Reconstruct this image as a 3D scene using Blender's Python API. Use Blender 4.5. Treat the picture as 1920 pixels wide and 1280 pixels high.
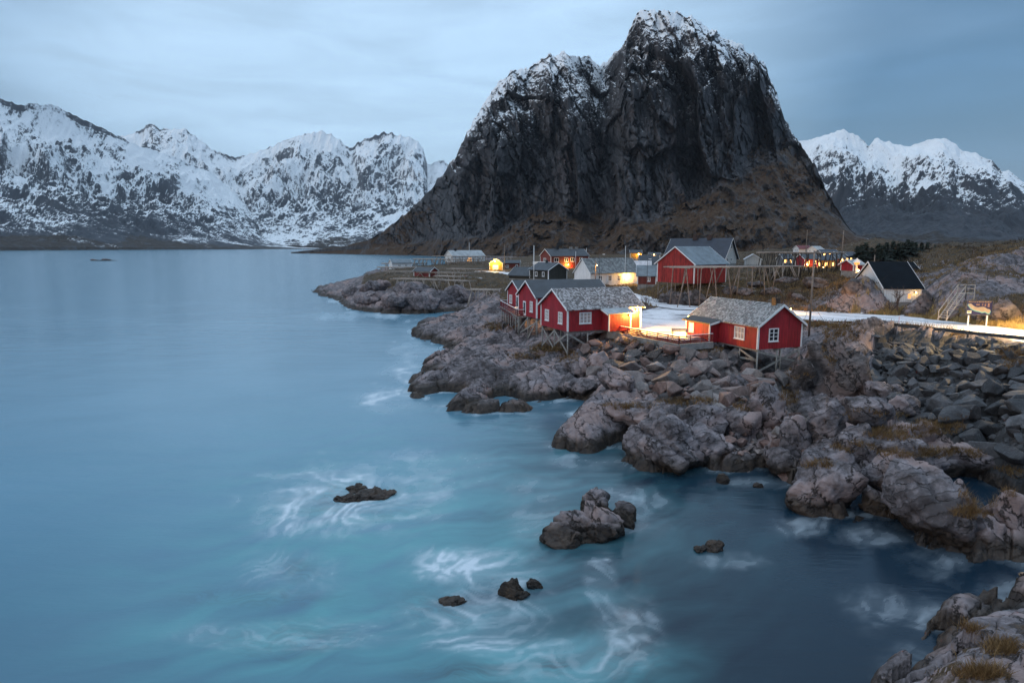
import bpy, bmesh, math, random
import numpy as np
from mathutils import Vector, Matrix

for o in list(bpy.data.objects):
    bpy.data.objects.remove(o, do_unlink=True)
S = bpy.context.scene
C = S.collection
R = math.radians

# ------------------------------------------------------------------ camera
CAM_H = 15.0
F_PX = 1200.0                      # focal length in pixels of the 1920 px wide photograph
PITCH = math.atan(178.0 / F_PX)
cam_d = bpy.data.cameras.new('camera')
cam_d.sensor_width = 36.0
cam_d.lens = F_PX / 1920.0 * 36.0
cam_d.clip_start = 0.5
cam_d.clip_end = 40000
cam = bpy.data.objects.new('camera', cam_d)
C.objects.link(cam)
cam.location = (0, 0, CAM_H)
cam.rotation_euler = (math.pi / 2 - PITCH, 0, 0)
S.camera = cam

# ------------------------------------------------------------------ world: dusk under a high overcast
W = bpy.data.worlds.new('World')
S.world = W
W.use_nodes = True
SUN_EL, SUN_AZ = R(7), R(-125)     # azimuth from +Y, negative = left of the view


def nd(nt, t, ins=None, **kw):
    n = nt.nodes.new(t)
    for k, v in kw.items():
        setattr(n, k, v)
    if ins:
        for k, v in ins.items():
            s = n.inputs[k]
            if isinstance(v, bpy.types.NodeSocket):
                nt.links.new(v, s)
            elif isinstance(v, bpy.types.Node):
                nt.links.new(v.outputs[0], s)
            else:
                s.default_value = v
    return n


def mth(nt, op, a, b=None, c=None, clamp=False):
    n = nt.nodes.new('ShaderNodeMath')
    n.operation = op
    n.use_clamp = clamp
    for i, v in enumerate((a, b, c)):
        if v is None:
            continue
        if isinstance(v, bpy.types.NodeSocket):
            nt.links.new(v, n.inputs[i])
        else:
            n.inputs[i].default_value = v
    return n.outputs[0]


def mixc(nt, f, a, b, mode='MIX'):
    n = nt.nodes.new('ShaderNodeMix')
    n.data_type = 'RGBA'
    n.blend_type = mode
    for i, v in ((0, f), (6, a), (7, b)):
        if isinstance(v, bpy.types.NodeSocket):
            nt.links.new(v, n.inputs[i])
        elif i == 0:
            n.inputs[i].default_value = v
        else:
            n.inputs[i].default_value = (*v, 1)
    return n.outputs[2]


def maprange(nt, v, a, b, c=0.0, d=1.0, smooth=True):
    n = nt.nodes.new('ShaderNodeMapRange')
    n.interpolation_type = 'SMOOTHSTEP' if smooth else 'LINEAR'
    nt.links.new(v, n.inputs[0])
    for i, x in enumerate((a, b, c, d)):
        n.inputs[i + 1].default_value = x
    return n.outputs[0]


def noise(nt, vec, scale, detail=4.0, rough=0.55, dist=0.0, dim='3D'):
    n = nd(nt, 'ShaderNodeTexNoise', {'Scale': scale, 'Detail': detail, 'Roughness': rough, 'Distortion': dist},
           noise_dimensions=dim)
    nt.links.new(vec, n.inputs['Vector'])
    return n.outputs[0]


def scaled(nt, vec, sc, rot=(0, 0, 0)):
    n = nd(nt, 'ShaderNodeMapping')
    n.inputs['Scale'].default_value = sc
    n.inputs['Rotation'].default_value = rot
    nt.links.new(vec, n.inputs['Vector'])
    return n.outputs[0]


wn = W.node_tree
wn.nodes.clear()
w_out = nd(wn, 'ShaderNodeOutputWorld')
sky = nd(wn, 'ShaderNodeTexSky', sky_type='NISHITA', sun_disc=False, sun_elevation=SUN_EL, sun_rotation=SUN_AZ,
         altitude=20.0, air_density=1.2, dust_density=2.0, ozone_density=3.0)
bg1 = nd(wn, 'ShaderNodeBackground', {'Color': sky, 'Strength': 0.05})
tc = nd(wn, 'ShaderNodeTexCoord').outputs['Generated']
sep = nd(wn, 'ShaderNodeSeparateXYZ', {'Vector': tc})
# overcast luminance grows towards the zenith; a brighter patch sits where the low sun is behind the cloud
up = mth(wn, 'MAXIMUM', sep.outputs[2], 0.0)
cie = maprange(wn, up, 0.22, 0.95, 0.0, 1.0)
g_dir = Vector((math.sin(R(-10)) * math.cos(R(17)), math.cos(R(-10)) * math.cos(R(17)), math.sin(R(17)))).normalized()
dotn = nd(wn, 'ShaderNodeVectorMath', {0: tc, 1: tuple(g_dir)}, operation='DOT_PRODUCT').outputs['Value']
glow = maprange(wn, dotn, 0.78, 0.985, 0.0, 1.0)
cl_v = scaled(wn, tc, (1.0, 1.0, 4.0))
cl = noise(wn, cl_v, 2.6, 6, 0.5, 0.3)
cl2 = noise(wn, scaled(wn, tc, (1.3, 1.3, 7.0), (0.1, 0.15, 0.4)), 3.0, 5, 0.55, 0.6)
glow = mth(wn, 'ADD', glow, mth(wn, 'MULTIPLY', mth(wn, 'SUBTRACT', cl, 0.5), 0.45), clamp=True)
col = mixc(wn, glow, (0.078, 0.172, 0.310), (0.50, 0.705, 0.93))
low = maprange(wn, up, 0.0, 0.17, 1.0, 0.0)
col = mixc(wn, mth(wn, 'MULTIPLY', low, 0.55), col, (0.215, 0.310, 0.485))
col = mixc(wn, cie, col, (0.86, 1.06, 1.28))
var = maprange(wn, cl2, 0.3, 0.7, 0.90, 1.10)
col = mixc(wn, 1.0, col, nd(wn, 'ShaderNodeCombineColor', {0: var, 1: var, 2: var}).outputs[0], 'MULTIPLY')
bg2 = nd(wn, 'ShaderNodeBackground', {'Color': col, 'Strength': 1.0})
add = nd(wn, 'ShaderNodeAddShader', {0: bg1.outputs[0], 1: bg2.outputs[0]})
wn.links.new(add.outputs[0], w_out.inputs['Surface'])

sd = bpy.data.lights.new('sun', 'SUN')
sd.energy = 0.5
sd.angle = R(50)
sd.color = (1.0, 0.93, 0.88)
sun = bpy.data.objects.new('sun', sd)
C.objects.link(sun)
_sv = Vector((math.sin(SUN_AZ) * math.cos(SUN_EL), math.cos(SUN_AZ) * math.cos(SUN_EL), math.sin(SUN_EL)))
sun.rotation_euler = _sv.to_track_quat('Z', 'Y').to_euler()
sun.location = _sv * 500

S.view_settings.view_transform = 'Standard'
S.view_settings.look = 'None'
S.view_settings.exposure = 0.0
S.view_settings.gamma = 1.0
S.view_settings.use_curve_mapping = False
S.render.engine = 'CYCLES'
S.cycles.use_denoising = True
S.cycles.use_adaptive_sampling = True
S.cycles.adaptive_threshold = 0.02
S.cycles.max_bounces = 5
S.cycles.diffuse_bounces = 2
S.cycles.glossy_bounces = 3
S.cycles.transmission_bounces = 3
S.cycles.transparent_max_bounces = 6
S.cycles.sample_clamp_indirect = 6.0
S.cycles.caustics_reflective = False
S.cycles.caustics_refractive = False

# ------------------------------------------------------------------ picture measurements -> places on the ground
CP, SP = math.cos(PITCH), math.sin(PITCH)


def ray(px, py):
    """slopes (x per metre of depth, height per metre of depth) of the sight line through a photo pixel"""
    xr = (px - 960.0) / F_PX
    yr = -(py - 640.0) / F_PX
    dy = CP + yr * SP
    dz = -SP + yr * CP
    return xr / dy, dz / dy


def at_z(px, py, z):
    a, e = ray(px, py)
    Y = (z - CAM_H) / e
    return Vector((a * Y, Y, z))


def at_d(px, py, Y):
    a, e = ray(px, py)
    return Vector((a * Y, Y, CAM_H + e * Y))


def to_px(x, y, z):
    h = z - CAM_H
    d = y * CP - h * SP
    return 960 + F_PX * x / d, 640 - F_PX * (y * SP + h * CP) / d


# ------------------------------------------------------------------ numpy noise
_rs = np.random.RandomState(7)
_perm = np.concatenate([_rs.permutation(256)] * 3).astype(np.int64)
_ga = _rs.rand(256) * 2 * np.pi
_g2 = np.stack([np.cos(_ga), np.sin(_ga)], 1)
_g3 = _rs.randn(256, 3)
_g3 /= np.linalg.norm(_g3, axis=1)[:, None]


def pn2(x, y):
    xi = np.floor(x).astype(np.int64); yi = np.floor(y).astype(np.int64)
    fx = x - xi; fy = y - yi
    u = fx * fx * fx * (fx * (fx * 6 - 15) + 10); v = fy * fy * fy * (fy * (fy * 6 - 15) + 10)
    xi &= 255; yi &= 255

    def g(ix, iy, dx, dy):
        h = _perm[_perm[ix & 255] + (iy & 255)]
        return _g2[h, 0] * dx + _g2[h, 1] * dy
    a = g(xi, yi, fx, fy); b = g(xi + 1, yi, fx - 1, fy)
    c = g(xi, yi + 1, fx, fy - 1); d = g(xi + 1, yi + 1, fx - 1, fy - 1)
    return 1.5 * ((a + u * (b - a)) + v * ((c + u * (d - c)) - (a + u * (b - a))))


def pn3(x, y, z):
    xi = np.floor(x).astype(np.int64); yi = np.floor(y).astype(np.int64); zi = np.floor(z).astype(np.int64)
    fx = x - xi; fy = y - yi; fz = z - zi
    u = fx * fx * (3 - 2 * fx); v = fy * fy * (3 - 2 * fy); w = fz * fz * (3 - 2 * fz)

    def g(ox, oy, oz):
        h = _perm[_perm[_perm[(xi + ox) & 255] + ((yi + oy) & 255)] + ((zi + oz) & 255)]
        q = _g3[h]
        return q[..., 0] * (fx - ox) + q[..., 1] * (fy - oy) + q[..., 2] * (fz - oz)
    x00 = g(0, 0, 0) * (1 - u) + g(1, 0, 0) * u
    x10 = g(0, 1, 0) * (1 - u) + g(1, 1, 0) * u
    x01 = g(0, 0, 1) * (1 - u) + g(1, 0, 1) * u
    x11 = g(0, 1, 1) * (1 - u) + g(1, 1, 1) * u
    return 1.4 * ((x00 * (1 - v) + x10 * v) * (1 - w) + (x01 * (1 - v) + x11 * v) * w)


def fbm2(x, y, o=4, g=0.5):
    s = 0; a = 1.0; t = 0.0
    for i in range(o):
        s = s + a * pn2(x + 17.3 * i, y - 9.1 * i); t += a
        x = x * 2.03; y = y * 2.03; a *= g
    return s / t


def fbm3(x, y, z, o=4, g=0.5):
    s = 0; a = 1.0; t = 0.0
    for i in range(o):
        s = s + a * pn3(x + 17.3 * i, y - 9.1 * i, z + 4.4 * i); t += a
        x = x * 2.03; y = y * 2.03; z = z * 2.03; a *= g
    return s / t


def rid2(x, y, o=4, g=0.5):
    s = 0; a = 1.0; t = 0.0; w = 1.0
    for i in range(o):
        n = 1 - np.abs(pn2(x + 31.3 * i, y + 7.7 * i)); n = n * n
        s = s + a * n * w; t += a; w = np.clip(n * 1.6, 0, 1)
        x = x * 2.07; y = y * 2.07; a *= g
    return s / t


def rid3(x, y, z, o=4, g=0.5):
    s = 0; a = 1.0; t = 0.0
    for i in range(o):
        n = 1 - np.abs(pn3(x + 31.3 * i, y + 7.7 * i, z - 3.1 * i))
        s = s + a * n * n; t += a
        x = x * 2.07; y = y * 2.07; z = z * 2.07; a *= g
    return s / t


def worley2(x, y, seed=0):
    """F1, F2 - F1 and a random value of the nearest cell"""
    xi = np.floor(x).astype(np.int64); yi = np.floor(y).astype(np.int64)
    f1 = np.full(x.shape, 9.0); f2 = np.full(x.shape, 9.0); idn = np.zeros(x.shape)
    for ox in (-1, 0, 1):
        for oy in (-1, 0, 1):
            cx = xi + ox; cy = yi + oy
            h = _perm[_perm[(cx + seed) & 255] + (cy & 255)]
            jx = cx + _ga[h] / 6.2832; jy = cy + _ga[_perm[h + 57]] / 6.2832
            d = np.sqrt((x - jx) ** 2 + (y - jy) ** 2)
            n = d < f1
            f2 = np.where(n, f1, np.minimum(f2, d)); idn = np.where(n, h / 255.0, idn); f1 = np.where(n, d, f1)
    return f1, f2 - f1, idn


def facet2(x, y, seed=0):
    """broken rock: every cell a tilted flat face; returns (height, distance to the next face)"""
    xi = np.floor(x).astype(np.int64); yi = np.floor(y).astype(np.int64)
    f1 = np.full(x.shape, 9.0); f2 = np.full(x.shape, 9.0); hh = np.zeros(x.shape, np.int64); ex_ = np.zeros(x.shape); ey_ = np.zeros(x.shape)
    for ox in (-1, 0, 1):
        for oy in (-1, 0, 1):
            cx = xi + ox; cy = yi + oy
            h = _perm[_perm[(cx + seed) & 255] + (cy & 255)]
            dx = x - (cx + _ga[h] / 6.2832); dy = y - (cy + _ga[_perm[h + 57]] / 6.2832)
            d = np.sqrt(dx * dx + dy * dy)
            n = d < f1
            f2 = np.where(n, f1, np.minimum(f2, d)); hh = np.where(n, h, hh); ex_ = np.where(n, dx, ex_); ey_ = np.where(n, dy, ey_); f1 = np.where(n, d, f1)
    a = _perm[hh + 11] / 255.0 - 0.5; b = _perm[hh + 91] / 255.0 - 0.5; c = _perm[hh + 151] / 255.0 - 0.5
    return a + 2.0 * b * ex_ + 2.0 * c * ey_, f2 - f1


def sst(a, b, x):
    t = np.clip((x - a) / (b - a), 0, 1)
    return t * t * (3 - 2 * t)


# ------------------------------------------------------------------ object helpers
def tag(o, label=None, cat=None, group=None, kind=None):
    if label: o['label'] = label
    if cat: o['category'] = cat
    if group: o['group'] = group
    if kind: o['kind'] = kind
    return o


def empty(name, loc=(0, 0, 0), rz=0.0):
    o = bpy.data.objects.new(name, None)
    C.objects.link(o)
    o.empty_display_size = 0.2
    o.location = loc
    o.rotation_euler = (0, 0, rz)
    return o


def mobj(name, me, mat=None, parent=None):
    o = bpy.data.objects.new(name, me)
    C.objects.link(o)
    if mat is not None and not me.materials:
        me.materials.append(mat)
    if parent is not None:
        o.parent = parent
    return o


def np_mesh(name, V, Fq, smooth=True, attrs=None):
    """V (n,3), Fq (m,4 or 3) index array"""
    me = bpy.data.meshes.new(name)
    n = len(V); m, k = Fq.shape
    me.vertices.add(n)
    me.vertices.foreach_set('co', np.ascontiguousarray(V, dtype=np.float32).ravel())
    me.loops.add(m * k)
    me.loops.foreach_set('vertex_index', np.ascontiguousarray(Fq, dtype=np.int32).ravel())
    me.polygons.add(m)
    me.polygons.foreach_set('loop_start', np.arange(0, m * k, k, dtype=np.int32))
    me.polygons.foreach_set('loop_total', np.full(m, k, dtype=np.int32))
    me.polygons.foreach_set('use_smooth', np.full(m, smooth, dtype=bool))
    for an, av in (attrs or {}).items():
        at = me.attributes.new(an, 'FLOAT', 'POINT')
        at.data.foreach_set('value', np.ascontiguousarray(av, dtype=np.float32).ravel())
    me.update(calc_edges=True)
    return me


def grid_mesh(name, P, keep=None, attrs=None, smooth=True):
    """P (rows, cols, 3); keep (rows-1, cols-1) mask of faces"""
    r, c, _ = P.shape
    idx = np.arange(r * c).reshape(r, c)
    F = np.stack([idx[:-1, :-1], idx[:-1, 1:], idx[1:, 1:], idx[1:, :-1]], -1).reshape(-1, 4)
    V = P.reshape(-1, 3)
    if keep is not None:
        F = F[keep.ravel()]
        used = np.zeros(len(V), bool); used[F.ravel()] = True
        remap = np.cumsum(used) - 1
        F = remap[F]; V = V[used]
        attrs = {k: a.ravel()[used] for k, a in (attrs or {}).items()}
    return np_mesh(name, V, F, smooth, attrs)


class MB:
    """collects simple solids into one mesh"""

    def __init__(s):
        s.v = []; s.f = []

    def add(s, vs, fs):
        b = len(s.v)
        s.v += [tuple(v) for v in vs]
        s.f += [tuple(i + b for i in f) for f in fs]
        return s

    def box(s, x0, x1, y0, y1, z0, z1):
        return s.add([(x0, y0, z0), (x1, y0, z0), (x1, y1, z0), (x0, y1, z0), (x0, y0, z1), (x1, y0, z1), (x1, y1, z1), (x0, y1, z1)],
                     [(0, 3, 2, 1), (4, 5, 6, 7), (0, 1, 5, 4), (1, 2, 6, 5), (2, 3, 7, 6), (3, 0, 4, 7)])

    def bar(s, a, b, w, h=None, up=(0, 0, 1)):
        """rectangular bar from a to b"""
        a = Vector(a); b = Vector(b); h = w if h is None else h
        d = (b - a).normalized(); u = Vector(up)
        if abs(d.dot(u)) > 0.98: u = Vector((1, 0, 0))
        sx = d.cross(u).normalized() * (w / 2); sz = sx.cross(d).normalized() * (h / 2)
        vs = [a - sx - sz, a + sx - sz, a + sx + sz, a - sx + sz, b - sx - sz, b + sx - sz, b + sx + sz, b - sx + sz]
        return s.add(vs, [(0, 1, 2, 3), (7, 6, 5, 4), (0, 4, 5, 1), (1, 5, 6, 2), (2, 6, 7, 3), (3, 7, 4, 0)])

    def tube(s, a, b, r0, r1=None, n=7):
        a = Vector(a); b = Vector(b); r1 = r0 if r1 is None else r1
        d = (b - a).normalized(); u = Vector((0, 0, 1))
        if abs(d.dot(u)) > 0.95: u = Vector((1, 0, 0))
        p = d.cross(u).normalized(); q = d.cross(p)
        vs = []
        for c_, r in ((a, r0), (b, r1)):
            for i in range(n):
                t = 2 * math.pi * i / n
                vs.append(c_ + (p * math.cos(t) + q * math.sin(t)) * r)
        fs = [(i, (i + 1) % n, n + (i + 1) % n, n + i) for i in range(n)]
        fs += [tuple(range(n - 1, -1, -1)), tuple(range(n, 2 * n))]
        return s.add(vs, fs)

    def prism(s, poly, axis, a, b):
        """extrude a polygon (2D list) along axis 'x' or 'y' from a to b; poly coords are (other, z)"""
        n = len(poly)
        mk = (lambda t, p: (t, p[0], p[1])) if axis == 'x' else (lambda t, p: (p[0], t, p[1]))
        vs = [mk(a, p) for p in poly] + [mk(b, p) for p in poly]
        fs = [(i, (i + 1) % n, n + (i + 1) % n, n + i) for i in range(n)]
        fs += [tuple(range(n - 1, -1, -1)), tuple(range(n, 2 * n))]
        return s.add(vs, fs)

    def mesh(s, name, smooth=False):
        me = bpy.data.meshes.new(name)
        me.from_pydata(s.v, [], s.f)
        bm = bmesh.new(); bm.from_mesh(me)
        bmesh.ops.recalc_face_normals(bm, faces=bm.faces)
        bm.to_mesh(me); bm.free()
        if smooth:
            for p in me.polygons: p.use_smooth = True
        return me

    def build(s, name, mat, parent=None, smooth=False):
        return mobj(name, s.mesh(name, smooth), mat, parent)


# ------------------------------------------------------------------ materials
def new_mat(name):
    m = bpy.data.materials.new(name)
    m.use_nodes = True
    nt = m.node_tree
    bs = nt.nodes['Principled BSDF']
    return m, nt, bs


def geo_pos(nt):
    return nd(nt, 'ShaderNodeNewGeometry').outputs['Position']


def obj_co(nt):
    return nd(nt, 'ShaderNodeTexCoord').outputs['Object']


def attr(nt, name):
    return nd(nt, 'ShaderNodeAttribute', attribute_name=name).outputs['Fac']


def bump(nt, bs, h, strength, dist, prev=None):
    b = nd(nt, 'ShaderNodeBump', {'Height': h, 'Strength': strength, 'Distance': dist})
    if prev is not None:
        nt.links.new(prev, b.inputs['Normal'])
    nt.links.new(b.outputs[0], bs.inputs['Normal'])
    return b.outputs[0]


def plain(name, col, rough=0.7, var=0.25, scale=3.0, metal=0.0, bumpd=0.0):
    m, nt, bs = new_mat(name)
    p = obj_co(nt)
    n = noise(nt, p, scale, 5, 0.6)
    f = maprange(nt, n, 0.25, 0.75, 1 - var, 1 + var)
    c = mixc(nt, 1.0, col, nd(nt, 'ShaderNodeCombineColor', {0: f, 1: f, 2: f}).outputs[0], 'MULTIPLY')
    nt.links.new(c, bs.inputs['Base Color'])
    bs.inputs['Roughness'].default_value = rough
    bs.inputs['Metallic'].default_value = metal
    if bumpd:
        bump(nt, bs, n, 0.6, bumpd)
    return m


def emis(name, col, strength):
    m, nt, bs = new_mat(name)
    bs.inputs['Base Color'].default_value = (*col, 1)
    bs.inputs['Emission Color'].default_value = (*col, 1)
    bs.inputs['Emission Strength'].default_value = strength
    return m
# ================================================================== LAND MATERIALS
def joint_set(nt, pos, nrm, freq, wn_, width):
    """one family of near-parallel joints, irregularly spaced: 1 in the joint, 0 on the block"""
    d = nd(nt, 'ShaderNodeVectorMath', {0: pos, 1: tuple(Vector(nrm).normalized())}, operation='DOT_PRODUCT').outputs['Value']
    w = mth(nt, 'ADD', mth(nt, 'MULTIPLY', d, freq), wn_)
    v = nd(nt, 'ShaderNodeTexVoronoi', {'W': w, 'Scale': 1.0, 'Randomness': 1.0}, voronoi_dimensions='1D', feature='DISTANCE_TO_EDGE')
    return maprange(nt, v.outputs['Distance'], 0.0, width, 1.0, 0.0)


def shore_rock_mat(name, tint=(1, 1, 1), grassy=True, red=0.5):
    m, nt, bs = new_mat(name)
    pos = geo_pos(nt)
    sepz = nd(nt, 'ShaderNodeSeparateXYZ', {'Vector': pos}).outputs[2]
    n1 = noise(nt, pos, 0.22, 5, 0.6, 0.4)
    n2 = noise(nt, pos, 1.6, 6, 0.72)
    n3 = noise(nt, scaled(nt, pos, (0.5, 0.5, 2.2), (0.5, 0.3, 0.7)), 2.2, 4, 0.65, 0.8)
    c = mixc(nt, maprange(nt, mth(nt, 'ADD', mth(nt, 'MULTIPLY', n2, 0.45), mth(nt, 'MULTIPLY', n1, 0.55)), 0.38, 0.62), (0.070 * tint[0], 0.061 * tint[1], 0.064 * tint[2]), (0.325 * tint[0], 0.285 * tint[1], 0.300 * tint[2]))
    c = mixc(nt, mth(nt, 'MULTIPLY', maprange(nt, n1, 0.48, 0.62), red), c, (0.27, 0.155, 0.115))          # rusty granite
    c = mixc(nt, mth(nt, 'MULTIPLY', maprange(nt, n3, 0.60, 0.78), 0.45), c, (0.47, 0.42, 0.42))             # pale lichen, quartz
    c = mixc(nt, mth(nt, 'MULTIPLY', maprange(nt, n3, 0.44, 0.30), 0.5), c, (0.085, 0.072, 0.072))
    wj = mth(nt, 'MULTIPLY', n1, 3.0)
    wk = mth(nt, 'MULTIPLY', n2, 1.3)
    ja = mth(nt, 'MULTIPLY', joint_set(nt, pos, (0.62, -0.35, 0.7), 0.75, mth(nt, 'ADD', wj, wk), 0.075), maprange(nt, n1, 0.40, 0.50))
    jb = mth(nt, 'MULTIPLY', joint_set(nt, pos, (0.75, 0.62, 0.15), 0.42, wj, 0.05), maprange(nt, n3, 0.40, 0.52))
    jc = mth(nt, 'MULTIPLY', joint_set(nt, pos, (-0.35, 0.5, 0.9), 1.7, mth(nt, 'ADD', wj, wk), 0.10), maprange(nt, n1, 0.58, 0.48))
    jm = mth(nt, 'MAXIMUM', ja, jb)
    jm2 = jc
    c = mixc(nt, mth(nt, 'MULTIPLY', jm, 0.85), c, (0.022, 0.019, 0.017))                                    # crack shade painted dark into the joints
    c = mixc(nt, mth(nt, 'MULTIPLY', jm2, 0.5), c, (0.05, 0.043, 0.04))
    # wet weed belt along the tide line
    zt = mth(nt, 'ADD', sepz, mth(nt, 'MULTIPLY', mth(nt, 'SUBTRACT', n1, 0.5), 0.9))
    wet = maprange(nt, zt, 0.60, 1.25, 1.0, 0.0)
    weed = mixc(nt, maprange(nt, n2, 0.35, 0.7), (0.018, 0.014, 0.012), (0.062, 0.042, 0.026))
    c = mixc(nt, mth(nt, 'MULTIPLY', wet, 0.92), c, weed)
    h = mth(nt, 'ADD', mth(nt, 'MULTIPLY', n2, 0.55), mth(nt, 'MULTIPLY', n3, 0.35))
    h = mth(nt, 'SUBTRACT', h, mth(nt, 'MULTIPLY', jm, 0.5))
    h = mth(nt, 'SUBTRACT', h, mth(nt, 'MULTIPLY', jm2, 0.25))
    if grassy:
        g = attr(nt, 'grass')
        ng = noise(nt, pos, 1.1, 6, 0.7)
        ng2 = noise(nt, scaled(nt, pos, (3, 3, 0.6)), 3.0, 4, 0.6)
        gm = maprange(nt, mth(nt, 'ADD', g, mth(nt, 'MULTIPLY', mth(nt, 'SUBTRACT', ng, 0.5), 1.0)), 0.42, 0.62)
        gc = mixc(nt, maprange(nt, ng2, 0.3, 0.7), (0.034, 0.021, 0.010), (0.125, 0.075, 0.034))
        gc = mixc(nt, maprange(nt, n1, 0.45, 0.65), gc, (0.046, 0.035, 0.020))
        nf = noise(nt, scaled(nt, pos, (1.0, 1.0, 1.0)), 0.6, 7, 0.75)
        gc = mixc(nt, mth(nt, 'MULTIPLY', maprange(nt, nf, 0.60, 0.68), 0.40), gc, (0.34, 0.33, 0.32))        # frost and small stones
        c = mixc(nt, gm, c, gc)
        rb = attr(nt, 'rubble')
        c = mixc(nt, rb, c, mixc(nt, n2, (0.022, 0.022, 0.024), (0.075, 0.072, 0.072)))
        sn = attr(nt, 'snow')
        ns = noise(nt, pos, 0.55, 6, 0.65, 0.5)
        sm = maprange(nt, mth(nt, 'ADD', sn, mth(nt, 'MULTIPLY', mth(nt, 'SUBTRACT', ns, 0.5), 0.9)), 0.45, 0.6)
        c = mixc(nt, sm, c, (0.80, 0.80, 0.82))
    nt.links.new(c, bs.inputs['Base Color'])
    rr = maprange(nt, wet, 0, 1, 0.82, 0.62)
    bs.inputs['Specular IOR Level'].default_value = 0.3
    nt.links.new(rr, bs.inputs['Roughness'])
    bump(nt, bs, h, 1.0, 0.14)
    return m


def mountain_mat(name, z_lo, z_hi, amount, rock, rock2, veg_top, veg, scale, snow_lo=0.0, detail_z=1.0, streak=0.5, big=0.9, fine=1.9):
    """bare rock, snow that holds where the face lies back, brown growth at the foot; attribute 'snow' biases the snow"""
    m, nt, bs = new_mat(name)
    g = nd(nt, 'ShaderNodeNewGeometry')
    pos = g.outputs['Position']
    sz = nd(nt, 'ShaderNodeSeparateXYZ', {'Vector': pos}).outputs[2]
    nz = nd(nt, 'ShaderNodeSeparateXYZ', {'Vector': g.outputs['Normal']}).outputs[2]
    nA = noise(nt, scaled(nt, pos, (1, 1, 0.7)), 1.0 / scale, 7, 0.72, 0.3)
    nB = noise(nt, scaled(nt, pos, (1, 1, 0.28), (0.12, 0.2, 0.3)), 4.0 / scale, 6, 0.72, 0.6)
    nC = noise(nt, scaled(nt, pos, (1, 1, 1.0)), 14.0 / scale, 5, 0.7)
    c = mixc(nt, maprange(nt, nB, 0.32, 0.68), rock, rock2)
    c = mixc(nt, mth(nt, 'MULTIPLY', maprange(nt, nA, 0.52, 0.66), 0.5), c, (rock2[0] * 1.25, rock2[1] * 1.05, rock2[2] * 1.0))
    # growth and scree low down
    vz = mth(nt, 'ADD', attr(nt, 'veg'), mth(nt, 'MULTIPLY', mth(nt, 'SUBTRACT', nA, 0.5), 2.0))
    vm = mth(nt, 'MULTIPLY', maprange(nt, vz, 0.38, 0.60), maprange(nt, nz, 0.12, 0.42))
    vc = mixc(nt, maprange(nt, nC, 0.3, 0.7), (veg[0] * 0.45, veg[1] * 0.45, veg[2] * 0.5), veg)
    vc = mixc(nt, maprange(nt, nB, 0.5, 0.66), vc, (rock2[0] * 0.9, rock2[1] * 0.9, rock2[2] * 0.9))
    c = mixc(nt, vm, c, vc)
    hz = maprange(nt, sz, z_lo, z_hi, 0.0, 1.0, smooth=False)
    s = mth(nt, 'ADD', mth(nt, 'MULTIPLY', hz, amount), attr(nt, 'snow'))
    s = mth(nt, 'ADD', s, mth(nt, 'MULTIPLY', mth(nt, 'SUBTRACT', nz, 0.5), detail_z))
    s = mth(nt, 'ADD', s, mth(nt, 'MULTIPLY', mth(nt, 'SUBTRACT', nB, 0.5), 1.1 * streak))
    s = mth(nt, 'ADD', s, mth(nt, 'MULTIPLY', mth(nt, 'SUBTRACT', nC, 0.5), fine * streak))
    s = mth(nt, 'ADD', s, mth(nt, 'MULTIPLY', mth(nt, 'SUBTRACT', nA, 0.5), big))
    sm = maprange(nt, s, 0.40, 0.72)
    c = mixc(nt, sm, c, (0.88, 0.90, 0.92))
    nt.links.new(c, bs.inputs['Base Color'])
    bs.inputs['Roughness'].default_value = 0.85
    bs.inputs['Specular IOR Level'].default_value = 0.25
    h = mth(nt, 'ADD', mth(nt, 'MULTIPLY', nB, 0.7), mth(nt, 'MULTIPLY', nC, 0.3))
    bump(nt, bs, h, 1.0, scale * 0.06)
    return m


# ================================================================== THE BIG ROCK MOUNTAIN BEHIND THE VILLAGE
def curve(pts):
    """photo pixel list -> (a, e) arrays"""
    q = [ray(*p) for p in pts]
    return np.array([t[0] for t in q]), np.array([t[1] for t in q])


def ci(a, pts, val):
    xs = np.array([(p - 960.0) / F_PX for p in pts]) / CP * 0.995
    return np.interp(a, xs, val)


SKY_M = [(540, 474), (580, 469), (640, 463), (690, 450), (720, 432), (760, 400), (800, 362), (830, 325), (855, 290), (870, 262), (885, 232),
         (900, 205), (915, 182), (935, 152), (955, 135), (975, 128), (995, 124), (1010, 112), (1030, 105), (1045, 97), (1060, 94),
         (1075, 102), (1090, 104), (1105, 100), (1115, 112), (1125, 116), (1132, 108), (1145, 95), (1160, 80), (1175, 62), (1180, 45),
         (1188, 25), (1200, 15), (1215, 12), (1240, 16), (1270, 22), (1300, 38), (1330, 55), (1345, 62), (1360, 63), (1385, 80),
         (1400, 92), (1420, 105), (1432, 120), (1440, 140), (1452, 170), (1462, 195), (1472, 225), (1490, 258), (1510, 285),
         (1530, 315), (1545, 345), (1560, 375), (1575, 400), (1590, 425), (1605, 440), (1640, 452), (1690, 459)]
BND_M = [(540, 475), (690, 466), (760, 455), (830, 448), (900, 440), (960, 415), (1000, 395), (1040, 390), (1090, 400), (1140, 410),
         (1200, 405), (1250, 395), (1300, 370), (1340, 345), (1380, 318), (1430, 285), (1470, 278), (1500, 305), (1530, 345),
         (1560, 400), (1600, 445), (1690, 461)]


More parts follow.
